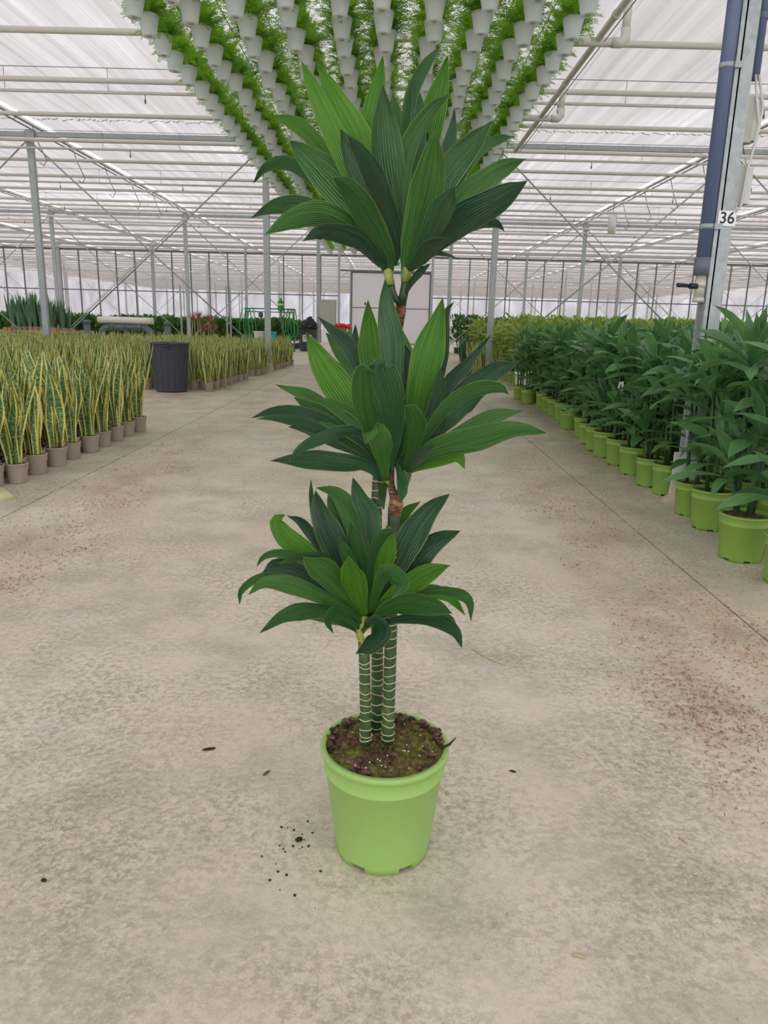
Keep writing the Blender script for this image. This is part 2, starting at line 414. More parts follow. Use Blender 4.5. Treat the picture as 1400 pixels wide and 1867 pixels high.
tag(MB().lathe([(0, .045), (.13, .045), (.17, .03), (.2, .0), (0, 0)], 5).build('mossy_pad', 'mossy_pad', None, (-2.66, 4.80, 0)), 'cream concrete pad with moss at the corner of the snake plant block', 'concrete pad')
# cross beams, gutters
for j in range(1, 8):
    Y = Y0+BY*j
    b_ = MB().box((0, Y, ZB), (60, .08, .10)).build('cross_beam', 'galvanised')
    tag(b_, 'galvanised cross beam over the nearer braced posts' if j == 1 else 'galvanised cross beam over the farther braced posts' if j == 2 else 'galvanised beam of the roof towards the far end', 'beam', 'roof cross beams')
for x in PX+[X0+BX*6]:
    t = thing('roof_gutter', 'white roof gutter with dark rails running the length of the house', 'gutter', (x, 0, 0), 0, 'roof gutters')
    MB().box((0, 50, 5.32), (.07, 116, .06)).build('channel', 'pipe_white', t)
    for s_ in (-1, 1): MB().box((s_*.09, 50, 5.25), (.018, 116, .025)).build('rail', 'steel_dark', t)
# braces
def rod(name, a, b_, r, mat, label, cat, group, n=8):
    return tag(MB().tube([a, b_], r, n).build(name, mat), label, cat, group)
for j in (1, 2, 4):
    Y = Y0+BY*j-.08
    for i in range(-6, 5):
        xa, xb = X0+BX*i, X0+BX*(i+1)
        if abs(xa+xb) < 1.5 or abs(xa+xb)/2 > .5*Y+2: continue
        for s_ in (0, 1):
            p, q = ((xa, Y-.03*s_, 4.95), (xb, Y-.03*s_, .3))
            if s_: p, q = (xb, p[1], 4.95), (xa, q[1], .3)
            rod('brace_rod', p, q, .017, 'galvanised', 'thin diagonal brace rod crossing between two posts of the %s row' % ('nearer' if j == 1 else 'farther' if j == 2 else 'last'), 'brace', 'diagonal brace rods')
# ceiling pipes running across the house
for k in range(-4, 40):
    Y = 17.65+2.15*k
    if Y > 105: break
    r = .042 if Y < 44 else .04
    t = thing('ceiling_pipe', ('%s white heating pipe %s the nearer braced posts%s' % (ORD[k if k >= 0 else -k-1], 'beyond' if k >= 0 else 'this side of', '' if k % 2 else ', with a thin water line') if Y < 44 else 'distant white heating pipe under the roof beyond the glass partition'), 'pipe', (0, Y, 4.9), 0, 'ceiling pipes across the house')
    MB().tube([(-31, 0, 0), (31, 0, 0)], r, 10).build('pipe', 'pipe_white', t)
    if k % 2 == 0 and k != 12:
        MB().tube([(-31, .12, -.14), (31, .12, -.14)], .026, 8).build('water_line', 'pipe_white', t)
        MB().tube([(-31, .12, .22), (31, .12, .22)], .006, 5).build('wire', 'wire', t)
        if Y < 32:
            m = MB(); 
            hx = [x*1.7+.4 for x in range(-11, 12) if abs(x*1.7) < Y*.55+2]
            for x in hx: MB().tube([(x, .12, .22), (x, .12, -.14)], .005, 4).build('dropper', 'wire', t)
            for x in hx[::2]:
                MB().tube([(x+.6, .12, -.16), (x+.6, .12, -.24)], .008, 6).lathe([(0, 0), (.018, .0), (.014, -.05), (0, -.06)], 8, (x+.6, .12, -.24)).build('sprinkler_head', 'steel_dark', t)
# hooks dangling from gutters
for x in (X0-2*BX, X0+BX):
    for k in range(6):
        Y = 15.8+2.15*k
        tag(MB().tube([(x+.095, Y, 5.245), (x+.2, Y, 4.9), (x+.36, Y, 4.55), (x+.28, Y, 4.42), (x+.2, Y, 4.5)], .011, 5).build('cable_hook', 'wire'), 'short curved cable hook hanging beside a roof gutter', 'hook', 'cable hooks below the gutters')
# conveyor edge pipe to the right of the baskets, with elbows
t = thing('conveyor_pipe', 'long pale steel pipe running beside the outermost row of hanging baskets', 'pipe', (2.2, 0, 4.24))
MB().tube([(0, 4.2, 0), (0, 14.5, 0)], .036, 12).build('pipe', 'pipe_white', t)
for yy in (6.2, 8.4, 10.6, 12.8, 14.4): MB().tube([(0, yy-.03, 0), (0, yy+.03, 0)], .045, 12).build('collar', 'pipe_white', t)
MB().tube([(.07, 4.2, -.02), (.07, 14.5, -.02)], .006, 5).build('cable', 'wire', t)
for yy in (9.0, 12.1):
    q = thing('pipe_elbow', 'white plastic pipe with two elbows beside the steel conveyor pipe', 'pipe', (2.2, yy, 4.24), 0, 'white elbow pipes')
    MB().tube([(-.45, .1, -.02), (.22, .1, -.02)], .045, 12).build('pipe', 'pipe_white', q)
    MB().tube([(.16, .1, -.02), (.26, .1, -.02), (.30, .1, .02), (.30, .1, .12)], .055, 12).build('elbow', 'pipe_white', q)
    MB().tube([(.30, .1, .1), (.30, .1, .42)], .045, 12).build('riser', 'pipe_white', q)

# ------------------------------------------------------------------ glass partition with door
YP = Y0+3*BY; ZT = 4.78; ZR = 2.62
part = struct(mk('wall_far', None, None, (0, YP, 0)))
mul = MB().box((0, 0, ZT/2), (.06, .06, ZT)).mesh('mullion', 'steel_dark')
paneU = MB().box((0, 0, (ZT+ZR)/2), (.97, .008, ZT-ZR-.08)).mesh('pane', 'hazy_glass')
paneL = MB().box((0, 0, ZR/2), (.97, .008, ZR-.08)).mesh('pane', 'hazy_glass')
DL, DR = -2.85, 2.40
for i in range(-24, 25):
    x = X0+1.05*i
    if i and not (DL+.2 < x < DR-.2): mk('mullion', mul, part, (x, 0, 0))
    if not (DL < x+.5 < DR):
        mk('pane', paneU, part, (x+.525, 0, 0)); mk('pane', paneL, part, (x+.525, 0, 0))
for a, b_ in ((-24, DL), (DR, 28)):
    MB().box(((a+b_)/2, 0, ZR), (b_-a, .05, .06)).build('rail', 'steel_dark', part)
MB().box((2, 0, ZT+.03), (52, .08, .1)).build('top_rail', 'steel_dark', part)
for i in range(5): mk('transom_pane', MB().box((0, 0, (ZT+4.05)/2), (1.0, .008, ZT-4.05-.05)).mesh('transom_pane', 'hazy_glass'), part, (DL+.525+1.05*i, 0, 0))
MB().box((-.22, 0, 4.0), (5.25, .07, .08)).build('lintel', 'steel_dark', part)
door = struct(mk('door_1', None, None, (0, YP+.14, 0)))
da, db = -2.15, 2.32
for n, c, d in (('frame', ((da+db)/2, 0, 3.93), (db-da, .06, .07)), ('frame', (da, 0, 1.97), (.08, .06, 3.94)), ('frame', (db, 0, 1.97), (.08, .06, 3.94)), ('frame', ((da+db)/2, 0, 2.0), (db-da, .06, .05)), ('frame', ((da+db)/2, 0, .03), (db-da, .06, .05))):
    MB().box(c, d).build(n, 'steel_dark', door)
for z0, z1 in ((.06, 1.97), (2.03, 3.9)): MB().box(((da+db)/2, .02, (z0+z1)/2), (db-da-.08, .012, z1-z0)).build('door_sheet', 'door_sheet', door)
for x, z, w_, h in ((-1.55, 2.35, .45, .4), (-1.2, 2.15, .4, .3), (-.75, 2.35, .4, .45), (-1.15, 1.55, .35, .3)):
    tag(MB().box((x, YP+.15, z), (w_, .006, h)).build('notice', 'film_white' if z > 1.8 else 'straw'), 'small paper notice stuck on the white sliding door', 'notice', 'notices on the door')
tag(MB().box((.33, YP-.03, 4.42), (.42, .05, .22)).build('exit_sign', 'exit_green'), 'small green exit sign above the white sliding door', 'sign')
t = thing('wall_cabinet', 'flat grey cabinet fixed to the glass partition beside the sliding door', 'cabinet', (-3.47, YP-.09, 1.05))
MB().box((0, 0, .67), (.95, .11, 1.35)).build('body', 'panel_grey', t); MB().box((0, -.06, .67), (.89, .012, 1.28)).build('door', 'panel_grey', t)

# ------------------------------------------------------------------ leaf shapes
def prof(t, base=.3, peak=.58):
    if t < peak:
        s = t/peak; return base+(1-base)*(s*s*(3-2*s))
    s = (t-peak)/(1-peak); return max((1-s**1.75)*(1-.12*s), .0)
US = [-1, -.9, -.5, 0, .5, .9, 1]
def catmull(P, n):
    P = [P[0]*2-P[1]]+P+[P[-1]*2-P[-2]]; k = len(P)-3; out = []
    for i in range(n+1):
        x = i/n*k; a = min(int(x), k-1); t = x-a; p0, p1, p2, p3 = P[a:a+4]
        out.append(.5*((2*p1)+(p2-p0)*t+(2*p0-5*p1+4*p2-p3)*t*t+(3*p1-p0-3*p2+p3)*t**3))
    return out
def blade(pts, half, adax, side=None, fold=.22, ripple=.05, seed=0, us=US, base=.3, peak=.58):
    """blade along pts; adax(i,p,t)-> upper-surface normal hint"""
    rr = random.Random(seed); ph = rr.random()*6; m = MB(); n = len(pts)-1; rows = []; vs = []
    for i, p in enumerate(pts):
        T = (pts[min(i+1, n)]-pts[max(i-1, 0)]).normalized(); t = i/n
        S, A = adax(p, T, t)
        if i and S.dot(Sp) < 0: S = -S
        if i: S = (S*.65+Sp*.35); S = (S-T*S.dot(T)).normalized()
        An = S.cross(T).normalized()
        A = An if An.dot(Ap if i else A) > 0 else -An
        Sp, Ap = S, A
        w_ = half*prof(t, base, peak)
        ring = []
        for u in us:
            rp = ripple*half*math.sin(t*17+ph+(2.1 if u > 0 else 0))*abs(u)**3*(t > .12)
            ring.append(p+S*(u*w_*(1-.1*fold))+A*((abs(u)**1.5)*w_*fold*(1.3-t)+rp))
        rows.append((ring, [(u+1)/2 for u in us])); vs.append(t)
    m.strip(rows, vs); return m
def local_leaf(length, width, elev, droop, seed=0, rows=9, us=(-1, -.9, 0, .9, 1), twist=0., ripple=.06, base=.3, peak=.58):
    rr = random.Random(seed); pts = []; p = Vector((0, 0, 0)); a = elev
    yaw = 0
    for i in range(rows+1):
        pts.append(p.copy()); a = elev-droop*(i/rows)**1.4; yaw += rr.gauss(0, .05)
        p = p+Vector((math.cos(a)*math.cos(yaw), math.cos(a)*math.sin(yaw), math.sin(a)))*length/rows
    def ad(p, T, t):
        S = Vector((0, 1, 0)); S = (S-T*S.dot(T)).normalized(); A = T.cross(S).normalized()
        if A.z < 0 and elev < 1.2: A = -A
        q = Matrix.Rotation(twist*t, 3, T); return q @ S, q @ A
    return blade(pts, width/2, ad, seed=seed, us=us, ripple=ripple, base=base, peak=peak)

def pot_shape(r0, r1, h, lip, band, feet=6, n=48, th=.006):
    """tapered nursery pot with rolled rim, shoulder band and feet notches at the base"""
    m = MB(); zb = .0
    rb = r0+(r1-r0)*(h-band)/h
    prof_ = [(r0*.97, .012), (r0+.0, .02), (rb, h-band-.002), (rb+.0035, h-band), (rb+.0035, h-band+.003), (rb+.0015, h-band+.006), (r1-.001, h-lip), (r1+.005, h-lip+.003), (r1+.006, h-.003), (r1+.003, h), (r1-th, h), (r1-th-.001, h-lip), (r0-.008, .03), (0, .03)]
    m.lathe(prof_, n)
    for k in range(feet):          # raised feet leaving notches
        a0 = 2*math.pi*(k+.16)/feet; a1 = 2*math.pi*(k+.84)/feet; st = 6; rows = []
        for q in range(st+1):
            a = a0+(a1-a0)*q/st; cs, sn = math.cos(a), math.sin(a)
            rows.append(([(cs*r0*.995, sn*r0*.995, .021), (cs*r0*.985, sn*r0*.985, 0), (cs*r0*.9, sn*r0*.9, 0), (cs*r0*.9, sn*r0*.9, .021)], [.5]*4))
        m.strip(rows, [.5]*(st+1))
        for rw in (rows[0][0], rows[-1][0]):
            o = len(m.v); m.v += rw; m.face([o, o+1, o+2, o+3], None, False)
    return m
def soil_disc(r, z, amp, seed, n=28, rings=9, mound=.0):
    rr = random.Random(seed); m = MB(); o = 0; m.v.append((0, 0, z+mound)); 
    for i in range(1, rings+1):
        for j in range(n):
            a = 2*math.pi*j/n; q = r*i/rings
            m.v.append((q*math.cos(a), q*math.sin(a), z+mound*(1-(i/rings)**2)+rr.gauss(0, amp)))
    for j in range(n): m.face([0, 1+j, 1+(j+1) % n])
    for i in range(rings-1):
        for j in range(n): m.face([1+i*n+j, 1+i*n+n+j, 1+i*n+n+(j+1) % n, 1+i*n+(j+1) % n])
    return m
def lump(r, seed, sx=1, sy=1, sz=.6):
    rr = random.Random(seed); m = MB(); n = 8; k = 5
    for i in range(k+1):
        th = math.pi*i/k
        for j in range(n):
            a = 2*math.pi*j/n; q = r*(1+rr.uniform(-.28, .28)); m.v.append((sx*q*math.sin(th)*math.cos(a), sy*q*math.sin(th)*math.sin(a), sz*q*math.cos(th)))
    for i in range(k):
        for j in range(n): m.face([i*n+j, i*n+n+j, i*n+n+(j+1) % n, i*n+(j+1) % n])
    return m

# ------------------------------------------------------------------ the potted dracaena in the middle of the aisle
MP = Vector((.015, 1.51, 0)); PR = .1475; PH = .268
plant = thing('potted_dracaena', 'tall three-tiered dracaena in a lime green pot standing alone on the concrete aisle', 'potted plant', MP)
pot = pot_shape(.111, PR-.006, PH, .016, .055, 6, 72).build('pot', 'pot_green', plant)
soil = soil_disc(PR-.0135, PH-.014, .0045, 3, 56, 18, .012).build('soil', 'soil_moss', plant)
rr = random.Random(5)
for k in range(60):
    a = rr.random()*6.28; q = (PR-.026)*math.sqrt(rr.random()); s_ = rr.uniform(.003, .0095)
    lump(s_, k, rr.uniform(.7, 1.6), rr.uniform(.6, 1.2), .6).build('bark_chip', rr.choice(['bark_chip', 'bark_dark', 'soil', 'bark_chip']), soil, (q*math.cos(a), q*math.sin(a), PH-.010+.008*(1-(q/PR)**2)+rr.uniform(0, .003)))
for k in range(60):                    # crumbs of soil and bark spilling over the back rim
    a = rr.uniform(.0, 3.4); q = PR-.018+rr.uniform(-.008, .006)
    lump(rr.uniform(.003, .0075), 100+k, 1.3, 1, .9).build('bark_chip', rr.choice(['bark_dark', 'soil', 'bark_chip']), soil, (q*math.cos(a), q*math.sin(a), PH-.006+rr.uniform(0, .009)))
for k in range(26):
    a = rr.random()*6.28; q = (PR-.03)*math.sqrt(rr.random())
    lump(.0019, 200+k).build('perlite', 'perlite', soil, (q*math.cos(a), q*math.sin(a), PH-.004+.008*(1-(q/PR)**2)))
moss = MB()
for k in range(1500):                   # tufts of moss and root threads on the surface
    a = rr.random()*6.28; q = (PR-.025)*math.sqrt(rr.random()); p = Vector((q*math.cos(a), q*math.sin(a), PH-.014+.012*(1-(q/PR)**2)))
    h = rr.uniform(.005, .016); d = Vector((rr.gauss(0, .7), rr.gauss(0, .7), 1)).normalized()*h; o = len(moss.v); s_ = Vector((rr.gauss(0, 1), rr.gauss(0, 1), 0)).normalized()*.0012
    moss.v += [tuple(p-s_), tuple(p+s_), tuple(p+d)]; moss.face([o, o+1, o+2])
mo = moss.build('moss_threads', 'soil_moss', soil); mo['kind'] = 'stuff'
t_ = MB().tube([(.128, -.02, PH+.002), (.146, -.02, PH+.012), (.16, -.015, PH+.026)], [.004, .003, .001], 5).build('bark_splinter', 'bark_dark', soil)

def pxl(off, sc, x, y): return off[0]+x/sc, off[1]+y/sc
def cane(pts_px, Ys, rad, r_end, scars, name='cane', mat='cane', z0=None):
    P = [atY(x, y, Y)-MP for (x, y), Y in zip(pts_px, Ys)]
    if z0 is not None: P[0].z = z0
    P = catmull(P, 14); n = len(P)
    o = MB().tube(P, [rad+(r_end-rad)*i/(n-1) for i in range(n)], 16).build(name, mat, plant)
    rr = random.Random(len(pts_px)*7+int(rad*1e5)); Lt = sum((P[i+1]-P[i]).length for i in range(n-1)); s_ = .012
    while s_ < Lt*scars:
        acc = 0
        for i in range(n-1):
            d = (P[i+1]-P[i]).length
            if acc+d >= s_:
                f = (s_-acc)/d; p = P[i].lerp(P[i+1], f); T = (P[i+1]-P[i]).normalized(); break
            acc += d
        r = rad+(r_end-rad)*s_/Lt; tl = Vector((rr.gauss(0, .14), rr.gauss(0, .14)-.1, 0)); T = (T+tl).normalized(); e = T.orthogonal().normalized(); b2 = T.cross(e)
        ring = [p+(e*math.cos(a)+b2*math.sin(a))*(r+.0004)+T*(.0007*math.sin(3*a+s_*90)+.0004*math.sin(7*a+s_*50)) for a in [2*math.pi*q/18 for q in range(19)]]
        MB().tube(ring, .0009+.0004*rr.random(), 5, False).build('leaf_scar', 'scar', o)
        s_ += rr.uniform(.012, .024)
    return o
YC = 1.51
cane([(667, 1356), (666, 1290), (664, 1185)], [YC-.035, YC-.035, YC-.035], .0125, .0122, 1.0)
cane([(686, 1330), (688, 1200), (686, 930), (700, 780), (728, 585)], [YC+.02, YC+.02, YC+.03, YC+.05, YC+.03], .0148, .0095, .72)
cane([(706, 1354), (710, 1250), (715, 1050), (719, 925)], [YC-.035, YC-.03, YC-.02, YC-.01], .0135, .0135, .86)
MB().tube([atY(664, 1190, YC-.035)-MP, atY(663, 1178, YC-.035)-MP, atY(660, 1168, YC-.037)-MP], [.013, .0125, .009], 12).build('woody_knot', 'woody', plant)
MB().tube([atY(719, 940, YC-.012)-MP, atY(722, 922, YC-.012)-MP, atY(722, 900, YC-.012)-MP], [.0142, .0155, .013], 12).build('woody_knot', 'woody', plant)
MB().tube([atY(727, 592, YC+.03)-MP, atY(730, 565, YC+.02)-MP, atY(733, 543, YC+.006)-MP], [.0095, .0115, .0095], 12).build('woody_knot', 'woody', plant)
def shoot(pts_px, Y, rads, mat='shoot'):
    P = [atY(x, y, Y)-MP for x, y in pts_px]
    return MB().tube(P, rads, 14).build('shoot', mat, plant)
A_ = ((440, 60), 2.5); B_ = ((440, 500), 2.5); C_ = ((420, 860), 460/1400*9.2613)
C_ = ((420, 860), 1400/460)
def leaves(frame, Lnom, Y, sh, data, seed0):
    off, sc = frame
    for i, (sign, mat, w_, pts) in enumerate(data):
        px = [pxl(off, sc, x, y) for x, y in pts][::-1]      # base -> tip
        zc = (Vector((0, Y, atY(*px[0], Y).z))-CAM).dot(Fv)
        la = sum(math.dist(px[k], px[k+1]) for k in range(len(px)-1))*zc/FOC
        sgn = {'f': -1, 'b': 1, 's': -.25, 'r': .25}[sign[0]]
        dz = sgn*min(.8*math.sqrt(max(Lnom*Lnom-la*la, .004)), .17)
        n = len(px)-1; cum = [0]
        for k in range(n): cum.append(cum[-1]+math.dist(px[k], px[k+1]))
        P = [atY(x, y, Y+dz*(cum[k]/cum[-1])**1.15+(.006*sgn)) for k, (x, y) in enumerate(px)]
        pts3 = catmull(P, 15); ax = P[0]
        half = w_/sc/2*((P[len(P)//2]-CAM).dot(Fv))/FOC
        def ad(p, T, t, ax=ax, seed=seed0+i):
            V = (CAM-p).normalized(); inw = Vector((ax.x-p.x, ax.y-p.y, 0)); A0 = Vector((0, 0, .9))+inw*3.0
            A = A0-T*A0.dot(T); A = A.normalized() if A.length > 1e-4 else V
            Sn = T.cross(A).normalized(); S0 = T.cross(V).normalized()
            if S0.dot(Sn) < 0: S0 = -S0
            S = (S0*.85+Sn*.3).normalized(); S = (S-T*S.dot(T)).normalized(); An = S.cross(T)
            if An.dot(A) < 0: An = -An
            return S, An
        b_ = blade(pts3, half*1.06, ad, fold=.28, ripple=.13, seed=seed0+i, us=[-1, -.93, -.6, -.3, 0, .3, .6, .93, 1], base=.34)
        b_.v = [tuple(Vector(v)-MP) for v in b_.v]
        o = b_.build('leaf', {'d': 'leaf_dark', 'm': 'leaf_mid', 'g': 'leaf_bright'}[mat], sh)
        md = o.modifiers.new('thickness', 'SOLIDIFY'); md.thickness = .0007
OL = (668, 1085); OR = (752, 1085)
s1 = shoot([(712, 520), (709, 506), (706, 490), (704, 470)], YC, [.0078, .0088, .0098, .010])
s2 = shoot([(739, 514), (740, 502), (742, 488), (743, 470)], YC, [.0085, .0104, .011, .0115])
shoot([(730, 556), (720, 543), (715, 530), (712, 512)], YC+.004, [.006, .0068, .007, .0072], 'cane').name = 'branch'
shoot([(732, 556), (736, 535), (739, 520), (740, 506)], YC+.004, [.0085, .0088, .0088, .0086], 'cane').name = 'branch'
leaves(A_, .44, YC, s1, [
 ('b', 'g', 110, [(272, 125), (335, 270), (430, 480), (560, 760), (650, 980), OL]),
 ('b', 'g', 150, [(345, 140), (430, 300), (520, 480), (610, 780), (660, 980), OL]),
 ('b', 'g', 115, [(645, 105), (620, 260), (590, 480), (630, 800), (668, 980), OL]),
 ('s', 'm', 148, [(645, 230), (652, 420), (672, 620), (712, 850), OL]),
 ('b', 'm', 60, [(690, 270), (712, 420), (700, 800), OL]),
 ('b', 'g', 75, [(128, 375), (225, 405), (330, 490), (560, 800), OL]),
 ('r', 'm', 165, [(220, 495), (320, 580), (450, 720), (600, 920), OL]),
 ('b', 'm', 62, [(55, 685), (110, 615), (200, 592), (330, 670), (560, 900), OL]),
 ('r', 'm', 92, [(43, 845), (170, 785), (320, 800), (560, 940), OL]),
 ('f', 'm', 112, [(105, 922), (240, 845), (400, 835), (580, 950), OL]),
 ('f', 'd', 90, [(280, 952), (380, 905), (530, 945), (630, 1040), OL]),
 ('b', 'm', 40, [(355, 780), (400, 750), (520, 810), (640, 980), OL]),
 ('f', 'm', 118, [(412, 655), (500, 720), (590, 870), (670, 1020), OL]),
 ('s', 'd', 140, [(450, 435), (510, 570), (590, 760), (670, 980), OL]),
 ('f', 'd', 95, [(478, 462), (560, 570), (645, 750), (715, 960), (690, 1060)]),
 ('r', 'd', 90, [(560, 520), (620, 700), (660, 900), OL]),
 ('r', 'd', 90, [(770, 400), (745, 650), (715, 900), OL]),
 ('r', 'd', 70, [(420, 870), (520, 900), (620, 1010), OL]),
], 10)
leaves(A_, .44, YC, s2, [
 ('b', 'm', 62, [(912, 52), (840, 150), (765, 330), (735, 700), OR]),
 ('b', 'g', 115, [(940, 105), (900, 270), (850, 500), (785, 900), OR]),
 ('r', 'd', 80, [(783, 215), (805, 350), (795, 620), (765, 950), OR]),
 ('s', 'm', 82, [(955, 278), (870, 345), (775, 490), (733, 680), (742, 950), OR]),
 ('f', 'm', 152, [(883, 443), (868, 600), (825, 800), (765, 1000), OR]),
 ('b', 'd', 78, [(972, 342), (950, 500), (880, 760), (780, 1000), OR]),
 ('r', 'm', 135, [(1143, 398), (1040, 520), (930, 660), (820, 920), OR]),
 ('b', 'm', 58, [(1243, 470), (1165, 490), (1060, 560), (860, 880), OR]),
 ('r', 'm', 118, [(1300, 575), (1170, 630), (1000, 780), (840, 980), OR]),
 ('f', 'd', 148, [(1305, 670), (1170, 760), (980, 870), (830, 1000), OR]),
 ('b', 'd', 55, [(1200, 905), (1150, 865), (1050, 880), (850, 1000), OR]),
 ('b', 'd', 24, [(990, 1032), (930, 1010), (870, 1010), (785, 1070), OR]),
 ('s', 'd', 36, [(862, 1050), (820, 1085), (775, 1140), (745, 1200)]),
 ('f', 'd', 112, [(978, 700), (920, 790), (840, 950), OR]),
 ('b', 'd', 40, [(1000, 945), (940, 930), (850, 990), OR]),
 ('f', 'd', 75, [(950, 940), (870, 970), (800, 1050), OR]),
 ('r', 'd', 110, [(850, 450), (820, 640), (770, 900), OR]),
], 60)
ML = (655, 915); MR = (745, 905)
m1 = shoot([(706, 886), (704, 876), (702, 860), (700, 845), (698, 825)], YC-.012, [.006, .0085, .0098, .012, .014])
shoot([(721, 915), (716, 900), (712, 880), (712, 855), (714, 830)], YC-.004, [.007, .0085, .0078, .008, .008], 'woody').name = 'branch'
m2 = shoot([(724, 912), (732, 895), (738, 870), (742, 850), (744, 830)], YC-.01, [.008, .0105, .012, .013, .013], 'cane')
leaves(B_, .40, YC-.01, m1, [
 ('s', 'd', 112, [(655, 20), (662, 170), (685, 330), (690, 650), ML]),
 ('b', 'g', 108, [(578, 115), (583, 260), (592, 400), (630, 700), ML]),
 ('b', 'g', 155, [(296, 268), (370, 410), (480, 570), (600, 780), ML]),
 ('b', 'd', 72, [(348, 193), (430, 270), (520, 380), (620, 700), ML]),
 ('b', 'm', 112, [(385, 270), (460, 350), (560, 470), (640, 720), ML]),
 ('b', 'g', 62, [(735, 252), (752, 340), (760, 430), (700, 750), ML]),
 ('r', 'd', 135, [(640, 350), (685, 330), (740, 440), (745, 620), (690, 830), ML]),
 ('f', 'd', 150, [(660, 400), (635, 430), (670, 560), (690, 740), ML]),
 ('s', 'd', 60, [(700, 460), (720, 560), (730, 700), (690, 850)]),
 ('f', 'm', 105, [(600, 440), (555, 440), (555, 560), (590, 700), (640, 850), ML]),
 ('f', 'm', 110, [(565, 775), (590, 715), (635, 770), (645, 850), (660, 950)]),
 ('b', 'm', 60, [(155, 503), (250, 535), (350, 580), (560, 740), ML]),
 ('r', 'm', 105, [(238, 560), (350, 630), (480, 690), (600, 800), ML]),
 ('r', 'm', 78, [(300, 560), (420, 600), (540, 690), (630, 830), ML]),
 ('r', 'd', 62, [(43, 655), (130, 630), (260, 630), (420, 690), (600, 830), ML]),
 ('f', 'd', 48, [(70, 662), (160, 655), (280, 680), (420, 740), (600, 850), ML]),
 ('b', 'd', 62, [(213, 695), (300, 705), (420, 760), (570, 830), ML]),
 ('f', 'd', 58, [(215, 860), (270, 795), (370, 745), (500, 712), (600, 790), ML]),
 ('f', 'd', 95, [(128, 852), (280, 845), (420, 850), (570, 875), (640, 940)]),
 ('b', 'd', 34, [(520, 228), (522, 300), (560, 450), (640, 780)]),
 ('b', 'd', 26, [(505, 270), (510, 330), (560, 480), (640, 780)]),
 ('r', 'd', 90, [(600, 600), (640, 720), (670, 850), ML]),
 ('f', 'm', 40, [(650, 1075), (640, 1020), (650, 965), (665, 955)]),
 ('r', 'd', 80, [(480, 640), (570, 720), (640, 850), ML]),
], 110)
leaves(B_, .40, YC-.01, m2, [
 ('s', 'g', 150, [(918, 112), (880, 270), (835, 450), (790, 680), MR]),
 ('b', 'd', 45, [(968, 128), (930, 190), (915, 420), (810, 750), MR]),
 ('f', 'm', 85, [(745, 595), (775, 625), (800, 700), (780, 800), MR]),
 ('r', 'd', 68, [(1135, 280), (1030, 410), (920, 540), (810, 770), MR]),
 ('r', 'd', 115, [(1275, 393), (1150, 450), (1000, 570), (840, 780), MR]),
 ('f', 'm', 72, [(1220, 550), (1170, 515), (1060, 530), (940, 600), (810, 780), MR]),
 ('s', 'd', 118, [(1115, 548), (1010, 600), (890, 690), (790, 830), MR]),
 ('b', 'm', 95, [(1293, 618), (1150, 650), (1000, 740), (830, 840), MR]),
 ('f', 'm', 112, [(1388, 722), (1250, 705), (1080, 745), (880, 800), (780, 870), MR]),
 ('s', 'g', 80, [(1018, 888), (985, 830), (900, 840), (810, 875), MR]),
 ('b', 'd', 72, [(1058, 428), (990, 530), (910, 650), (800, 830), MR]),
 ('s', 'd', 70, [(905, 420), (900, 540), (840, 720), MR]),
 ('s', 'd', 95, [(940, 640), (870, 720), (790, 830), MR]),
 ('f', 'd', 60, [(880, 780), (830, 810), (780, 870), MR]),
 ('s', 'd', 48, [(700, 850), (725, 920), (735, 990), (730, 1035)][::-1]),
 ('r', 'd', 100, [(790, 560), (770, 700), (740, 860), MR]),
 ('r', 'd', 100, [(700, 620), (720, 750), (735, 870), MR]),
], 160)
LO = (725, 880)
l1 = shoot([(662, 1172), (656, 1160), (653, 1146), (660, 1135), (665, 1120)], YC-.04, [.007, .008, .009, .010, .010])
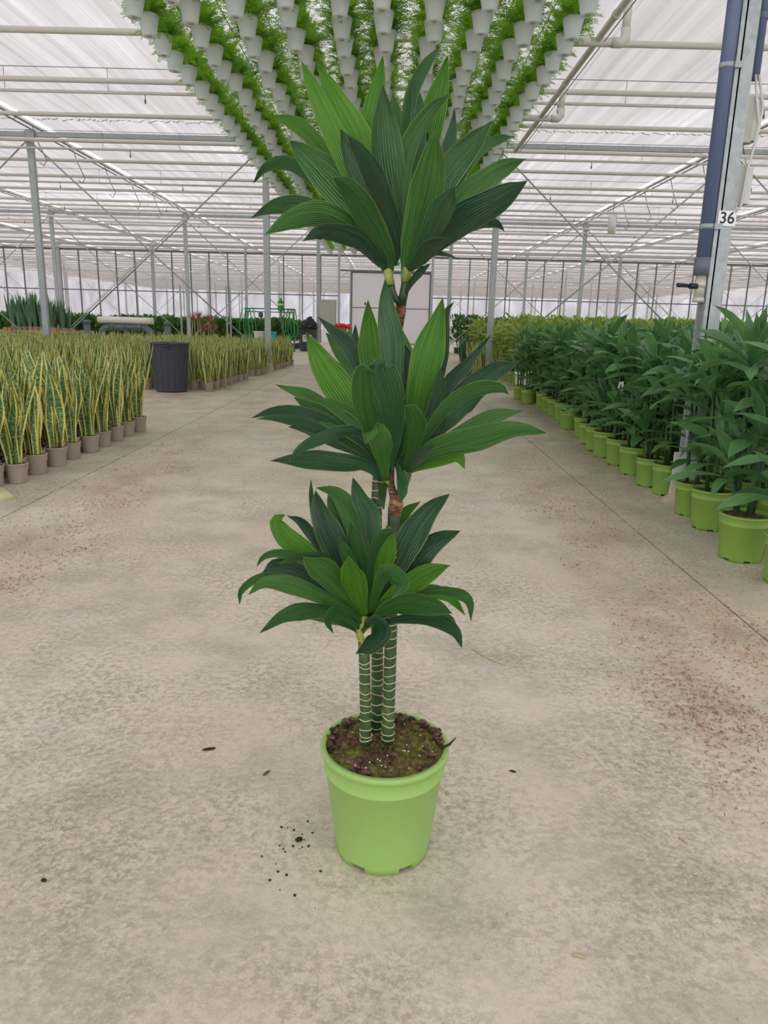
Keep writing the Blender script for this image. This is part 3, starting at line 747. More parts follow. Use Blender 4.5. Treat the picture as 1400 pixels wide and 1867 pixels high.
leaves(C_, .31, YC-.04, l1, [
 ('r', 'd', 150, [(470, 105), (500, 240), (570, 400), (660, 610), LO]),
 ('b', 'd', 42, [(447, 42), (452, 160), (500, 380), (640, 650), LO]),
 ('b', 'm', 88, [(556, 82), (568, 180), (620, 330), (710, 680), LO]),
 ('b', 'm', 118, [(478, 90), (580, 115), (665, 230), (720, 430), (735, 700), LO]),
 ('b', 'd', 122, [(678, 32), (715, 150), (775, 290), (755, 640), LO]),
 ('b', 'g', 80, [(1058, 162), (970, 230), (890, 350), (790, 680), LO]),
 ('r', 'd', 160, [(1215, 123), (1090, 240), (970, 430), (810, 740), LO]),
 ('r', 'd', 152, [(1278, 325), (1130, 400), (980, 550), (820, 760), LO]),
 ('s', 'g', 128, [(1222, 518), (1110, 560), (970, 650), (810, 800), LO]),
 ('f', 'g', 140, [(650, 472), (675, 580), (715, 700), (745, 810)]),
 ('s', 'm', 75, [(598, 358), (640, 450), (690, 580), (740, 780)]),
 ('s', 'm', 105, [(668, 270), (690, 390), (725, 540), (750, 780)]),
 ('r', 'g', 44, [(792, 288), (785, 370), (772, 500), (755, 780)]),
 ('s', 'g', 118, [(885, 298), (868, 420), (825, 600), (765, 800)]),
 ('f', 'm', 62, [(938, 332), (870, 335), (805, 420), (775, 580), (762, 800)]),
 ('f', 'm', 100, [(895, 700), (955, 620), (870, 560), (820, 640), (770, 800)]),
 ('f', 'm', 155, [(405, 478), (500, 540), (620, 660), (730, 800)]),
 ('b', 'g', 118, [(303, 238), (255, 275), (310, 370), (440, 460), (640, 650), LO]),
 ('b', 'd', 62, [(312, 243), (390, 280), (470, 380), (640, 620), LO]),
 ('r', 'm', 52, [(145, 527), (190, 470), (280, 455), (420, 500), (640, 690), LO]),
 ('f', 'm', 48, [(270, 512), (350, 480), (460, 465), (560, 490), (690, 700)]),
 ('r', 'd', 115, [(172, 562), (260, 525), (420, 580), (620, 720), LO]),
 ('f', 'm', 102, [(100, 680), (190, 615), (330, 625), (500, 690), (680, 790), LO]),
 ('b', 'm', 52, [(50, 737), (62, 660), (150, 595), (280, 600), (600, 740), LO]),
 ('f', 'm', 98, [(162, 893), (300, 800), (430, 770), (600, 790), LO]),
 ('b', 'd', 52, [(428, 815), (500, 810), (620, 840), LO]),
 ('s', 'm', 95, [(508, 722), (560, 770), (640, 830), (720, 890)]),
 ('f', 'm', 56, [(572, 895), (540, 830), (600, 755), (680, 790), (730, 850)]),
 ('f', 'd', 118, [(695, 1015), (780, 965), (835, 890), (800, 830), (740, 860)]),
 ('f', 'm', 120, [(1232, 790), (1130, 750), (980, 730), (850, 780), (760, 850)]),
 ('r', 'g', 78, [(1305, 802), (1220, 700), (1100, 665), (960, 700), (790, 820)]),
 ('f', 'm', 64, [(1335, 832), (1325, 720), (1240, 675), (1080, 670), (800, 810)]),
 ('f', 'd', 84, [(1285, 978), (1240, 880), (1100, 815), (950, 820), (780, 850)]),
 ('b', 'm', 44, [(1257, 857), (1200, 805), (1080, 800), (800, 830)]),
 ('r', 'd', 90, [(620, 420), (660, 560), (720, 760)]),
 ('r', 'd', 90, [(860, 560), (820, 680), (760, 820)]),
 ('s', 'd', 80, [(940, 760), (870, 760), (770, 840)]),
], 210)

# ------------------------------------------------------------------ dracaenas of the bed
def dracaena_proto(seed, leafmat, potmat, split, tiers=((.13, .36), (.32, .36), (.50, .34), (.65, .3)), nl=18, LW=.066, LL=.34, pr=.125, ph=.235, label=''):
    rr = random.Random(seed)
    t = thing('striped_dracaena' if leafmat == 'leaf_lime' else 'potted_dracaena', label, 'potted plant', (0, 0, 0))
    mk('pot', POTM[potmat], t)
    mk('soil', SOILM, t)
    fol = MB()
    for ti, (h, rad) in enumerate(tiers):
        a = ti*2.1+seed; x, y = .04*math.cos(a), .04*math.sin(a); lx, ly = x*1.9, y*1.9
        zt = ph+h*rr.uniform(.92, 1.08)
        MB().tube([(x, y, ph-.03), ((x+lx)/2, (y+ly)/2, ph+h*.5), (lx, ly, zt+.03)], [.013, .012, .009], 7).build('cane', 'cane', t)
        for k in range(nl):
            f = k/(nl-1); e = 4-int(f*4.99); az = k*2.39996+rr.random()*.5+ti
            sc = rr.uniform(.82, 1.1)*(.72+.4*min(f*2, 1) if f < .5 else 1.0)
            M = Matrix.Translation((lx, ly, zt+.05*(1-f)+.01)) @ Matrix.Rotation(az, 4, 'Z') @ Matrix.Rotation(rr.gauss(0, .12), 4, 'X') @ Matrix.Scale(sc, 4)
            if split:
                o = mk('leaf', BEDLEAF[leafmat][e][k % 2], t); o.matrix_local = M
            else: fol.add(BEDMB[e][k % 2], M)
    if not split: fol.build('foliage', leafmat, t)
    return t
BEDMB = []
for e, (el, dr) in enumerate(((R(12), R(40)), (R(32), R(50)), (R(52), R(48)), (R(68), R(35)), (R(82), R(15)))):
    BEDMB.append([local_leaf(.36, .08, el+.08*q, dr*(1.25+.35*q), 30+e*2+q, 8, twist=(-.5, .6)[q]) for q in (0, 1)])
BEDLEAF = {m: [[x.mesh('leaf', m) for x in row] for row in BEDMB] for m in ('leaf_bed',)}
POTM = {'pot_green_bed': pot_shape(.1, .118, .235, .014, .05, 6, 36).mesh('pot', 'pot_green_bed'), 'pot_white': pot_shape(.1, .125, .235, .014, .05, 6, 30).mesh('pot', 'pot_white'),
        'black_plastic': pot_shape(.1, .125, .235, .014, .05, 6, 24).mesh('pot', 'black_plastic')}
SOILM = soil_disc(.108, .215, .005, 8, 18, 5, .012).mesh('soil', 'soil')

LBL_EDGE = 'dark green dracaena in a lime green pot in the edge row along the aisle'
near_protos = [dracaena_proto(s_, 'leaf_bed', 'pot_green_bed', True, label=LBL_EDGE) for s_ in (1, 2, 3)]
far_protos = [dracaena_proto(s_, 'leaf_bed', 'pot_green_bed', False, label='dark green dracaena in the middle of the dense dracaena block') for s_ in (4, 5, 6, 7)]
nu = [[False] for _ in near_protos]; fu = [[False] for _ in far_protos]
front = []
for x, y in ((1445, 1075), (1356, 1028), (1298, 970), (1400, 965), (1262, 944), (1360, 940), (1218, 906), (1186, 890), (1154, 868), (1128, 850), (1104, 836), (1088, 824), (1074, 812), (1064, 800), (1042, 776), (1026, 768), (1012, 760), (1000, 752), (990, 745), (962, 737)):
    g = ground(x, y); front.append((g.x+.02, g.y+.10))
front = [front[0]]+front[1:]
occ = []
for i, (x, y) in enumerate(front):
    if any(math.hypot(x-a, y-b_) < .235 for a, b_ in occ): continue
    k = i % 3; occ.append((x, y)); ned = sum(1 for a, b_ in occ if b_ > 5.2)
    lab = '%s dark green dracaena past the numbered column in the edge row along the aisle' % ORD[max(ned-1, 0)]
    sc = random.uniform(.95, 1.06)*(1.06 if y < 4.8 else 1)
    place(near_protos[k], nu[k], (x, y, 0), random.random()*6.28, lab if y > 5.2 else 'dark green dracaena in a lime green pot between the numbered column and the aisle edge', 'edge row dracaenas', sc)
occ += [(2.15, 5.12), (2.15, 5.2), (2.3, 5.15)]
inner = []
yy = 3.25; row = 0
while yy < 12.9:
    xx = 2.25+.17*(row % 2)
    while xx < .52*yy+1.0 and xx < 9:
        x, y = xx+random.uniform(-.05, .05), yy+random.uniform(-.05, .05)
        if all(math.hypot(x-a, y-b_) > .26 for a, b_ in occ) and seen((x, y, 1.1), 160): inner.append((x, y)); occ.append((x, y))
        xx += .36
    yy += .36; row += 1
for i, (x, y) in enumerate(inner):
    if y < 6.0: k = i % 3; place(near_protos[k], nu[k], (x, y, 0), random.random()*6.28, 'dark green dracaena in the middle of the dense dracaena block', 'dracaenas inside the block', random.uniform(.95, 1.08))
    else:
        k = i % 4; place(far_protos[k], fu[k], (x, y, 0), random.random()*6.28, 'dark green dracaena in the middle of the dense dracaena block', 'dracaenas inside the block', random.uniform(.92, 1.06))
print('dracaena', len(front), len(inner))

# yellow-striped dracaenas behind them
lime_p = [dracaena_proto(s_, 'leaf_lime', 'pot_green_bed', False, nl=14, label='yellow-striped dracaena in the block behind the dark green dracaenas') for s_ in (11, 12, 13)]
lu = [[False] for _ in lime_p]; cnt = 0
yy = 14.6
while yy < 25:
    xx = 2.75
    while xx < .52*yy+1:
        if abs(yy-18) > .3 or abs(xx-7.65) > .3:
            place(lime_p[cnt % 3], lu[cnt % 3], (xx+random.uniform(-.1, .1), yy+random.uniform(-.1, .1), 0), random.random()*6.28, None, 'yellow-striped dracaenas', random.uniform(1.02, 1.2)); cnt += 1
        xx += .56
    yy += .62 if yy < 19 else .9
print('lime', cnt)
t = thing('white_planter', 'large white planter standing at the end of the dark dracaena row', 'planter', (2.62, 14.2, 0))
pot_shape(.17, .21, .36, .04, .09, 6, 36).build('pot', 'white_plastic', t); soil_disc(.19, .32, .006, 3).build('soil', 'soil', t)
# single plant label
tag(MB().tube([(0, 0, .0), (.004, -.02, .05), (.02, -.03, .06), (.03, -.02, .0), (.02, 0, -.04)], .011, 6).build('plant_tag', 'sign_white', None, tuple(atY(1128, 708, 6.5))), 'white loop tag hanging among the dark dracaena leaves', 'tag')

# ------------------------------------------------------------------ variegated snake plants
def sleaf(seed, h, wd):
    rr = random.Random(seed); pts = []; p = Vector((0, 0, 0)); lean = rr.uniform(-.05, .17); wv = rr.uniform(.9, 2.2); ph = rr.random()*6
    n = 11
    for i in range(n+1):
        t = i/n; pts.append(Vector((lean*t*t*h*1.3+.018*wv*math.sin(t*5+ph)*t, .014*wv*math.sin(t*6+ph*2)*t, t*h)))
    tw = rr.uniform(-2.6, 2.6)
    def ad(p, T, t):
        S = Vector((0, 1, 0)); S = (S-T*S.dot(T)).normalized(); q = Matrix.Rotation(tw*t, 3, T); S = q @ S
        return S, -T.cross(S)
    return blade(pts, wd/2, ad, fold=.35*1.2, ripple=.08, seed=seed, us=[-1, -.66, -.3, .3, .66, 1], base=.55, peak=.6)
SM = [sleaf(400+k, h, wd) for k, (h, wd) in enumerate(((.66, .085), (.60, .076), (.70, .08), (.54, .07), (.63, .088), (.48, .064)))]
SMesh = [x.mesh('leaf', 'snake_leaf') for x in SM]
SPOT = MB().lathe([(.052, 0), (.066, .004), (.073, .098), (.078, .1), (.081, .14), (.0835, .14), (.0835, .146), (.077, .146), (.074, .12), (0, .12)], 28).mesh('pot', 'pot_taupe')
SSOIL = soil_disc(.075, .135, .006, 9, 16, 4, .012).mesh('soil', 'soil')
SBAND = None
def snake_proto(seed, split, label):
    rr = random.Random(seed); t = thing('potted_snake_plant', label, 'potted plant')
    mk('pot', SPOT, t); mk('soil', SSOIL, t); fol = MB()
    for k in range(7):
        a = k*2.4+rr.random()*.6; q = .012+.036*rr.random() if k else 0
        M = Matrix.Translation((q*math.cos(a), q*math.sin(a), .125)) @ Matrix.Rotation(a+rr.uniform(-.5, .5), 4, 'Z') @ Matrix.Rotation(rr.uniform(0.0, .09), 4, 'Y') @ Matrix.Scale(rr.uniform(.86, 1.06), 4)
        if split: mk('leaf', SMesh[(k+seed) % 6], t).matrix_local = M
        else: fol.add(SM[(k+seed) % 6], M)
    if split:
        ring = [(.058*math.cos(a), .058*math.sin(a), .34+.004*math.sin(3*a)) for a in [2*math.pi*q/16 for q in range(17)]]
        MB().tube(ring, .0016, 4, False).build('tie_band', 'label_yellow', t)
        return t
    fol.build('foliage', 'snake_leaf', t); return t
LA = 'yellow-edged snake plant in a taupe pot in the edge row beside the mossy pad'
LB = 'yellow-edged snake plant inside the dense block beside the mossy pad'
LC = 'yellow-edged snake plant in a taupe pot in the aisle row behind the black bin'
LD = 'yellow-edged snake plant inside the dense block behind the black bin'
sp = [snake_proto(s_, True, LA) for s_ in (1, 2, 3, 4)]; su = [[False] for _ in sp]
sq = [snake_proto(s_, False, LC) for s_ in (5, 6, 7, 8)]; sv = [[False] for _ in sq]
random.seed(21)
A = []; Aout = []; yy = 4.98; row = 0
while yy < 8.15:
    j = 0
    while True:
        x = -2.71+.012*(yy-5)-.205*j-(.10 if row % 2 else 0); j += 1
        if x < -7.2: break
        y = yy+random.uniform(-.02, .02); x += random.uniform(-.012, .012)
        if math.hypot(x+2.86, y-4.72) < .18 or (y < 5.25 and x > -2.75): continue
        (A if x > -.56*yy-.3 else Aout).append((x, y, j == 1))
    yy += .165; row += 1
ne = 0
for i, (x, y, e) in enumerate(A):
    if e: LA = '%s yellow-edged snake plant from the mossy pad in the edge row' % ORD[ne]; ne += 1
    k = i % 4; place(sp[k], su[k], (x, y, 0), random.random()*6.28, LA if e else LB, 'near block snake plants', random.uniform(.96, 1.1))
Bk = []; yy = 12.7; row = 0
while yy < 21.0:
    j = 0
    while True:
        x = -3.02+.045*(yy-13)-.215*j-(.10 if row % 2 else 0); j += 1
        if x < -12.5: break
        if any(math.hypot(x-a, yy-b_) < .43 for a, b_ in ((-3.61, 12.5),)) or (abs(x+8.1) < .2 and abs(yy-18) < .2): continue
        if 15.6 < yy < 16.3 and j < 3: continue
        if math.hypot(x+2.85, yy-18) < .3: continue
        Bk.append((x+random.uniform(-.02, .02), yy+random.uniform(-.02, .02), j == 1))
    yy += .215; row += 1
vis = sorted(Bk, key=lambda b_: (not b_[2], b_[1]))
n_ind = max(0, 295-len(A)); print('snake', len(A), len(Bk), n_ind)
for i, (x, y, e) in enumerate(vis[:n_ind]):
    k = i % 4; place(sq[k], sv[k], (x, y, 0), random.random()*6.28, LC if e else LD, 'far block snake plants', random.uniform(.9, 1.05))
st = MB()
lite = [local for local in SM]
pots_ = MB(); pl_ = MB().lathe([(.066, .0), (.073, .098), (.081, .14), (.0835, .146), (.0, .125)], 10)
for x, y, e in Aout: pots_.add(pl_, Matrix.Translation((x, y, 0)))
for i, (x, y, e) in enumerate(vis[n_ind:]+Aout):
    for k in range(5):
        a = random.random()*6.28; q = .05*random.random()
        st.add(SM[(i+k) % 6], Matrix.Translation((x+q*math.cos(a), y+q*math.sin(a), .125)) @ Matrix.Rotation(a, 4, 'Z') @ Matrix.Scale(random.uniform(.85, 1.05), 4))
sm_ = thing('snake_plant_mass', 'unbroken mass of yellow-edged snake plant leaves deep inside the blocks', 'plants'); sm_['kind'] = 'stuff'
st.build('foliage', 'snake_leaf', sm_)['kind'] = 'stuff'; pots_.build('pots', 'pot_taupe', sm_)['kind'] = 'stuff'

# ------------------------------------------------------------------ hanging fern baskets
def frond(m, az, el, ln, droop, rr):
    p = Vector((.03*math.cos(az), .03*math.sin(az), .0)); n = 13; a = el; H = Vector((math.cos(az), math.sin(az), 0)); S = Vector((-H.y, H.x, 0))
    for i in range(n):
        a = el-droop*(i/n)**1.2; d = H*math.cos(a)+Vector((0, 0, math.sin(a))); q = p+d*ln/n
        f = i/n; wl_ = .05*math.sin(math.pi*(.12+.86*f))**.7
        if i > 1:
            up = S.cross(d)
            for s_ in (-1, 1):
                dd = (S*s_+d*.55+Vector((0, 0, rr.uniform(-.35, .2)))).normalized()*wl_*rr.uniform(.85, 1.15); wv = d*(ln/n*.62); o = len(m.v)
                m.v += [tuple(p), tuple(p+wv+dd*.5), tuple(p+dd), tuple(p-wv*.3+dd*.5)]; m.face([o, o+1, o+2, o+3], [(.5, f), (.6, f), (.5, f), (.4, f)], False)
        o = len(m.v); k = S*.0014; m.v += [tuple(p-k), tuple(p+k), tuple(q+k), tuple(q-k)]; m.face([o, o+1, o+2, o+3])
        p = q
FERN = []
for s_ in range(4):
    rr = random.Random(70+s_); m = MB()
    for k in range(95):
        f = k/94; frond(m, k*2.4+rr.random(), R(88-62*f**.9)+rr.gauss(0, .1), rr.uniform(.18, .30), R(25+55*f)*rr.uniform(.7, 1.2), rr)
    FERN.append(m)
FERNM = [m.mesh('foliage', 'fern') for m in FERN]
bk_m = MB().lathe([(0, .004), (.03, .004), (.032, 0), (.058, 0), (.062, .006), (.074, .075), (.0755, .077), (.082, .115), (.0835, .117), (.0885, .145), (.0915, .147), (.094, .168), (.0895, .168), (.085, .14), (0, .14)], 28)
BPOT = bk_m.mesh('pot', 'basket_white')
BDISC = MB().lathe([(0, -.001), (.022, -.001), (.024, .004)], 14).mesh('drain_plug', 'panel_grey')
hw = MB()
for k in range(3):
    a = k*2.094+.4; hw.tube([(.092*math.cos(a), .092*math.sin(a), .16), (.05*math.cos(a), .05*math.sin(a), .36), (0, 0, .56)], .0022, 4, False)
hw.tube([(0, 0, .55), (0, 0, .62), (.015, 0, .645), (.028, 0, .63)], .003, 5)
HW = hw.mesh('hanger', 'white_plastic')
bp = []
for k in range(4):
    t = thing('hanging_fern_basket', 'white pot with bright green fern', 'hanging basket')
    pt = mk('pot', BPOT, t); mk('drain_plug', BDISC, pt); mk('foliage', FERNM[k], t, (0, 0, .15)); mk('hanger', HW, t); bp.append(t)
bu = [[False]]*0; bu = [[False] for _ in bp]
ZP = 3.78; random.seed(4)
ratios = [.81, .647, .484, .324, .164, .012, -.147, -.311, -.462, -.627]
rowsX = [-((r+.0244*(1+r*r))/.969)*(ZP+.09-CAMH) for r in ratios]
allb = []
for ri, x in enumerate(rowsX):
    y = 5.9+.25*(ri % 2)
    while y < 31:
        allb.append((ri, x+random.uniform(-.03, .03), y+random.uniform(-.04, .04))); y += .5
vis = sorted([b_ for b_ in allb if seen((b_[1], b_[2], ZP+.2), 90)], key=lambda b_: b_[2])
for i, (ri, x, y) in enumerate(vis[:300]):
    k = random.randrange(4)
    lab = 'white pot of bright fern hanging in the %s row from the steel conveyor pipe' % ORD[9-ri]
    place(bp[k], bu[k], (x, y, ZP+random.uniform(-.02, .02)), random.random()*6.28, lab, 'hanging fern baskets', random.uniform(1.04, 1.1), (random.gauss(0, .02), random.gauss(0, .02)))
fst = MB(); pst = MB()
for i, (ri, x, y) in enumerate(vis[300:]):
    M = Matrix.Translation((x, y, ZP)) @ Matrix.Rotation(random.random()*6.28, 4, 'Z')
    fst.add(FERN[i % 4], M @ Matrix.Translation((0, 0, .15))); pst.add(MB().lathe([(0, 0), (.058, 0), (.082, .115), (.094, .168), (.085, .16), (0, .15)], 12), M)
if fst.v:
    t = thing('far_fern_baskets', 'far ends of the rows of white fern pots running to the glass partition', 'hanging baskets'); t['kind'] = 'stuff'
    o = fst.build('foliage', 'fern', t); o['kind'] = 'stuff'; o = pst.build('pots', 'pot_white', t); o['kind'] = 'stuff'
print('baskets', len(allb), len(vis))
for x in rowsX:
    tag(MB().tube([(x, 3, ZP+.625), (x, 31.2, ZP+.625)], .006, 6).build('basket_cable', 'wire'), 'thin steel cable carrying a row of fern baskets', 'cable', 'cables of the fern baskets')

# ------------------------------------------------------------------ column 36
cx, cy = 2.155, 5.15
t = thing('numbered_column', 'thick galvanised column with a number plate and grey downpipe standing among the dracaenas', 'column', (cx, cy, 0))
m = MB().box((0, 0, 2.6), (.085, .13, 5.0)); m.box((-.05, -.055, 2.6), (.035, .02, 5.0)); m.box((-.055, .05, 2.6), (.03, .02, 5.0))
m.build('shaft', 'galvanised', t)
MB().box((-.03, -.02, .22), (.2, .018, .3)).build('base_bracket', 'box_grey', t)
MB().lathe([(0, .15), (.1, .15), (.12, .13), (.13, .05), (.2, .0), (0, 0)], 12).build('foot', 'concrete_foot', t)
dp = MB().tube([(-.115, -.05, 1.60), (-.115, -.05, 5.0)], .042, 20).build('downpipe', 'pvc_blue', t)
MB().tube([(-.115, -.05, 1.55), (-.115, -.05, 1.66)], .05, 20).build('coupling', 'pvc_grey', dp)
vb = MB().tube([(-.112, -.05, 1.40), (-.112, -.05, 1.55)], .033, 14).tube([(-.112, -.05, 1.38), (-.112, -.05, 1.41)], .04, 8).tube([(-.112, -.05, 1.47), (-.112, -.05, 1.52)], .038, 8).build('valve', 'brass', t)
MB().tube([(-.14, -.07, 1.48), (-.19, -.08, 1.48)], .018, 8).tube([(-.18, -.08, 1.48), (-.27, -.08, 1.485), (-.275, -.08, 1.485)], [.011, .014, .012], 8).build('handle', 'ink', vb)
for z in (1.85, 2.78, 3.7):
    MB().tube([(-.115, -.05, z-.015), (-.115, -.05, z+.015)], .045, 20).box((-.055, -.075, z), (.05, .03, .035)).build('pipe_clamp', 'galvanised', t)
pl = MB().box((.0, -.069, 1.9), (.115, .006, .092)).build('number_plate', 'sign_white', t)
o = mk('number', text_mesh('36', .098, 'ink', 'number'), pl, (.0, -.0726, 1.9), (R(90), 0, 0))
MB().tube([(.085, .0, 2.72), (.085, .0, 5.0)], .032, 14).build('conduit', 'pvc_blue', t)
MB().tube([(.085, 0, 3.05), (.085, 0, 3.09)], .036, 14).build('conduit_clamp', 'pvc_grey', t)
for z, h in ((2.48, .26), (2.10, .24)):
    b_ = MB().box((.065, -.0, z), (.045, .13, h)).build('mounting_plate', 'panel_grey', t)
    MB().box((.11, -.0, z), (.048, .12, h*.9)).build('control_box', 'box_grey', b_)
    MB().tube([(.13, -.02, z-.02), (.15, -.02, z-.02)], .016, 10).build('knob', 'ink', b_)
MB().tube([(.08, -.03, 2.74), (.085, -.075, 2.6), (.12, -.085, 2.45), (.1, -.08, 2.28), (.07, -.06, 2.24), (.055, -.06, 2.26)], .008, 6).build('cable', 'box_grey', t)
MB().tube([(.1, -.03, 2.74), (.13, -.08, 2.55), (.115, -.085, 2.38), (.085, -.085, 2.2), (.075, -.085, 1.98), (.05, -.08, 1.94), (.05, -.06, 2.0)], .008, 6).build('cable', 'box_grey', t)

# ------------------------------------------------------------------ black bin
def bin_(name, label, loc, r0, r1, h):
    t = thing(name, label, 'bin', loc)
    MB().lathe([(0, .01), (r0, .01), (r0+.004, .03), (r1-.02, h*.86), (r1-.012, h*.87), (r1-.006, h*.97), (r1+.012, h*.97), (r1+.014, h), (r1-.02, h), (r1-.03, h*.9), (r0-.02, .03), (0, .03)], 40).build('body', 'black_plastic', t)
    for k in range(16):
        a = k*math.pi/8+.1; cs, sn = math.cos(a), math.sin(a)
        MB().tube([((r0+.003)*cs, (r0+.003)*sn, .05), ((r1-.021)*cs, (r1-.021)*sn, h*.8)], .008, 5).build('rib', 'black_plastic', t)
    return t
g = ground(305, 716)
b_ = bin_('black_bin', 'large black plastic bin standing between the two snake plant blocks', (g.x, g.y+.26, 0), .25, .315, .80)
MB().tube([(-.07, -.305, .70), (-.07, -.335, .70), (.07, -.335, .70), (.07, -.305, .70)], .014, 8).tube([(-.07, -.3, .76), (-.07, -.335, .75), (.07, -.335, .75), (.07, -.3, .76)], .01, 6).build('handle', 'black_plastic', b_)
# TE bin
g = ground(560, 641)
b_ = bin_('labelled_bin', 'black bin with white lettered label and crumpled black film on top', (g.x, g.y+.3, 0), .32, .37, .86)
pl = MB().box((.0, -.362, .52), (.36, .008, .27)).build('label_plate', 'sign_white', b_)
MB().box((0, -.368, .52), (.31, .004, .22)).build('label_frame', 'ink', pl); MB().box((0, -.3705, .52), (.29, .003, .20)).build('label_field', 'sign_white', pl)
mk('lettering', text_mesh('TE', .2, 'ink', 'lettering'), pl, (-.02, -.373, .52), (R(90), 0, 0))
fm = MB(); rr = random.Random(3); nn, kk = 26, 14
for i in range(kk+1):                  # crumpled heap with sharp creases, leaning to one side
    th = i/kk
    for j in range(nn):
        a = 2*math.pi*j/nn; q = .34*math.cos(th*math.pi/2)**.6*(1+rr.uniform(-.2, .2)) if i < kk else .01
        fm.v.append((q*math.cos(a)+.08*th, q*.8*math.sin(a), .86+.48*th+(rr.uniform(-.05, .05) if i else 0)))
for i in range(kk):
    for j in range(nn): fm.face([i*nn+j, i*nn+(j+1) % nn, i*nn+nn+(j+1) % nn, i*nn+nn+j], None, False)
fo = fm.build('black_film', 'black_film', None, (g.x, g.y+.3, 0)); tag(fo, 'crumpled black plastic film heaped on the labelled bin', 'film')

# ------------------------------------------------------------------ green watering rig
gx0, gx1, gy, gz = -5.62, -3.72, 30, 1.62
t = thing('watering_rig', 'green metal frame with draped green hoses and a green dosing bottle', 'watering rig', ((gx0+gx1)/2, gy, 0))
hx = (gx1-gx0)/2
for s_ in (-1, 1):
    MB().tube([(s_*hx, 0, 0), (s_*hx, 0, gz)], .025, 8).build('leg', 'green_paint', t)
    MB().tube([(s_*hx, -.25, .04), (s_*hx, .25, .04)], .03, 8).build('skid', 'green_paint', t)
    for q in range(3):
        x = s_*(hx-.0)-s_*.13*q; r_ = .12+.02*q
        MB().tube(catmull([Vector((x-.1, -.06, gz)), Vector((x-.22+.03*q, -.08, gz-.5)), Vector((x-.2+.05*q, -.1, gz-.95)), Vector((x+.0, -.1, gz-1.05-.08*q)), Vector((x+.16, -.1, gz-.9)), Vector((x+.12, -.08, gz-.45)), Vector((x+.05, -.06, gz))], 24), .02, 6).build('hose', 'hose_green', t)
MB().tube([(-hx-.05, 0, gz), (hx+.05, 0, gz)], .024, 8).build('top_rail', 'green_paint', t); MB().tube([(-hx, 0, gz-.12), (hx, 0, gz-.12)], .018, 8).build('lower_rail', 'steel_dark', t)
bx_ = .43
bo = MB().lathe([(0, 1.56), (.11, 1.56), (.115, 1.6), (.115, 1.88), (.1, 1.92), (.06, 1.95), (.05, 1.99), (.02, 2.03), (0, 2.04)], 18, (bx_, 0, 0)).build('dosing_bottle', 'green_paint', t)
MB().lathe([(.117, 1.76), (.117, 1.82)], 18, (bx_, 0, 0)).build('yellow_band', 'label_yellow', bo)
MB().tube([(bx_, 0, 1.56), (bx_+.02, 0, 1.2), (bx_+.1, 0, .7), (bx_+.35, -.2, .05)], .03, 8).build('feed_pipe', 'pvc_grey', t)
MB().lathe([(0, -.1), (.08, -.08), (.1, 0), (.08, .09), (0, .11)], 12, (-.35, -.02, gz-.24)).build('pressure_bulb', 'black_plastic', t)
for x, y, Y, mat, l_ in ((473, 617, 27.5, 'white_plastic', 'white plastic tub on a stand behind the far snake plants'), (494, 615, 27.5, 'turquoise', 'turquoise plastic tub on a stand beside the white tub')):
    p = atY(x, y, Y)
    q = thing('plastic_tub', l_, 'tub', (p.x, Y, 0))
    MB().lathe([(0, .42), (.16, .42), (.175, .5), (.2, .76), (.215, .76), (.215, .79), (.19, .79), (.17, .46), (0, .46)], 24).build('tub', mat, q)
    MB().box((0, 0, .21), (.3, .3, .41)).build('stand', 'panel_grey', q)

# ------------------------------------------------------------------ tall snake plants on a pallet, grey pipework, red dracaenas
t = thing('wooden_trolley', 'low wooden staging with terracotta corner blocks behind the snake plants', 'staging', (-10.12, 22, 0))
for y in (-.6, .6): MB().box((0, y, .72), (2.7, .05, .07)).build('rail', 'wood', t)
for x in [-1.2+.4*i for i in range(7)]: MB().box((x, 0, .69), (.3, 1.25, .03)).build('slat', 'wood', t)
for x in (-1.28, -.62, -.5, .75, 1.28):
    MB().box((x, -.67, .41), (.09, .08, .83)).build('corner_block', 'terracotta', t)
    MB().box((x, .67, .36), (.09, .08, .72)).build('corner_block', 'terracotta', t)
TALL = []
for s_ in range(3):
    rr = random.Random(s_+500); m = MB()
    for k in range(14):
        lf = local_leaf(rr.uniform(.65, .95), rr.uniform(.07, .105), R(rr.uniform(76, 90)), R(rr.uniform(-4, 12)), s_*20+k, 7, twist=rr.uniform(-1, 1), base=.5, peak=.4)
        a = rr.random()*6.28; q = .09*rr.random(); m.add(lf, Matrix.Translation((q*math.cos(a), q*math.sin(a), .12)) @ Matrix.Rotation(a, 4, 'Z'))
    TALL.append(m.mesh('foliage', 'leaf_tall'))
rr = random.Random(9)
def tall_plant(x, y, z, sc, label, group):
    q = thing('tall_snake_plant', label, 'potted plant', (x, y, z), rr.random()*6, group); q.scale = (sc,)*3
    mk('pot', SPOT, q); mk('soil', SSOIL, q); mk('foliage', TALL[rr.randrange(3)], q)
for i in range(22):
    px_ = 34+i*3.4 if i < 18 else 104+(i-18)*7
    p = atY(px_, 590, 22)
    tall_plant(p.x, 21.7+.3*(i % 3), .705, rr.uniform(.95, 1.12) if i < 18 else rr.uniform(.6, .95), 'tall plain green snake plant standing on the wooden staging', 'tall snake plants on the staging')
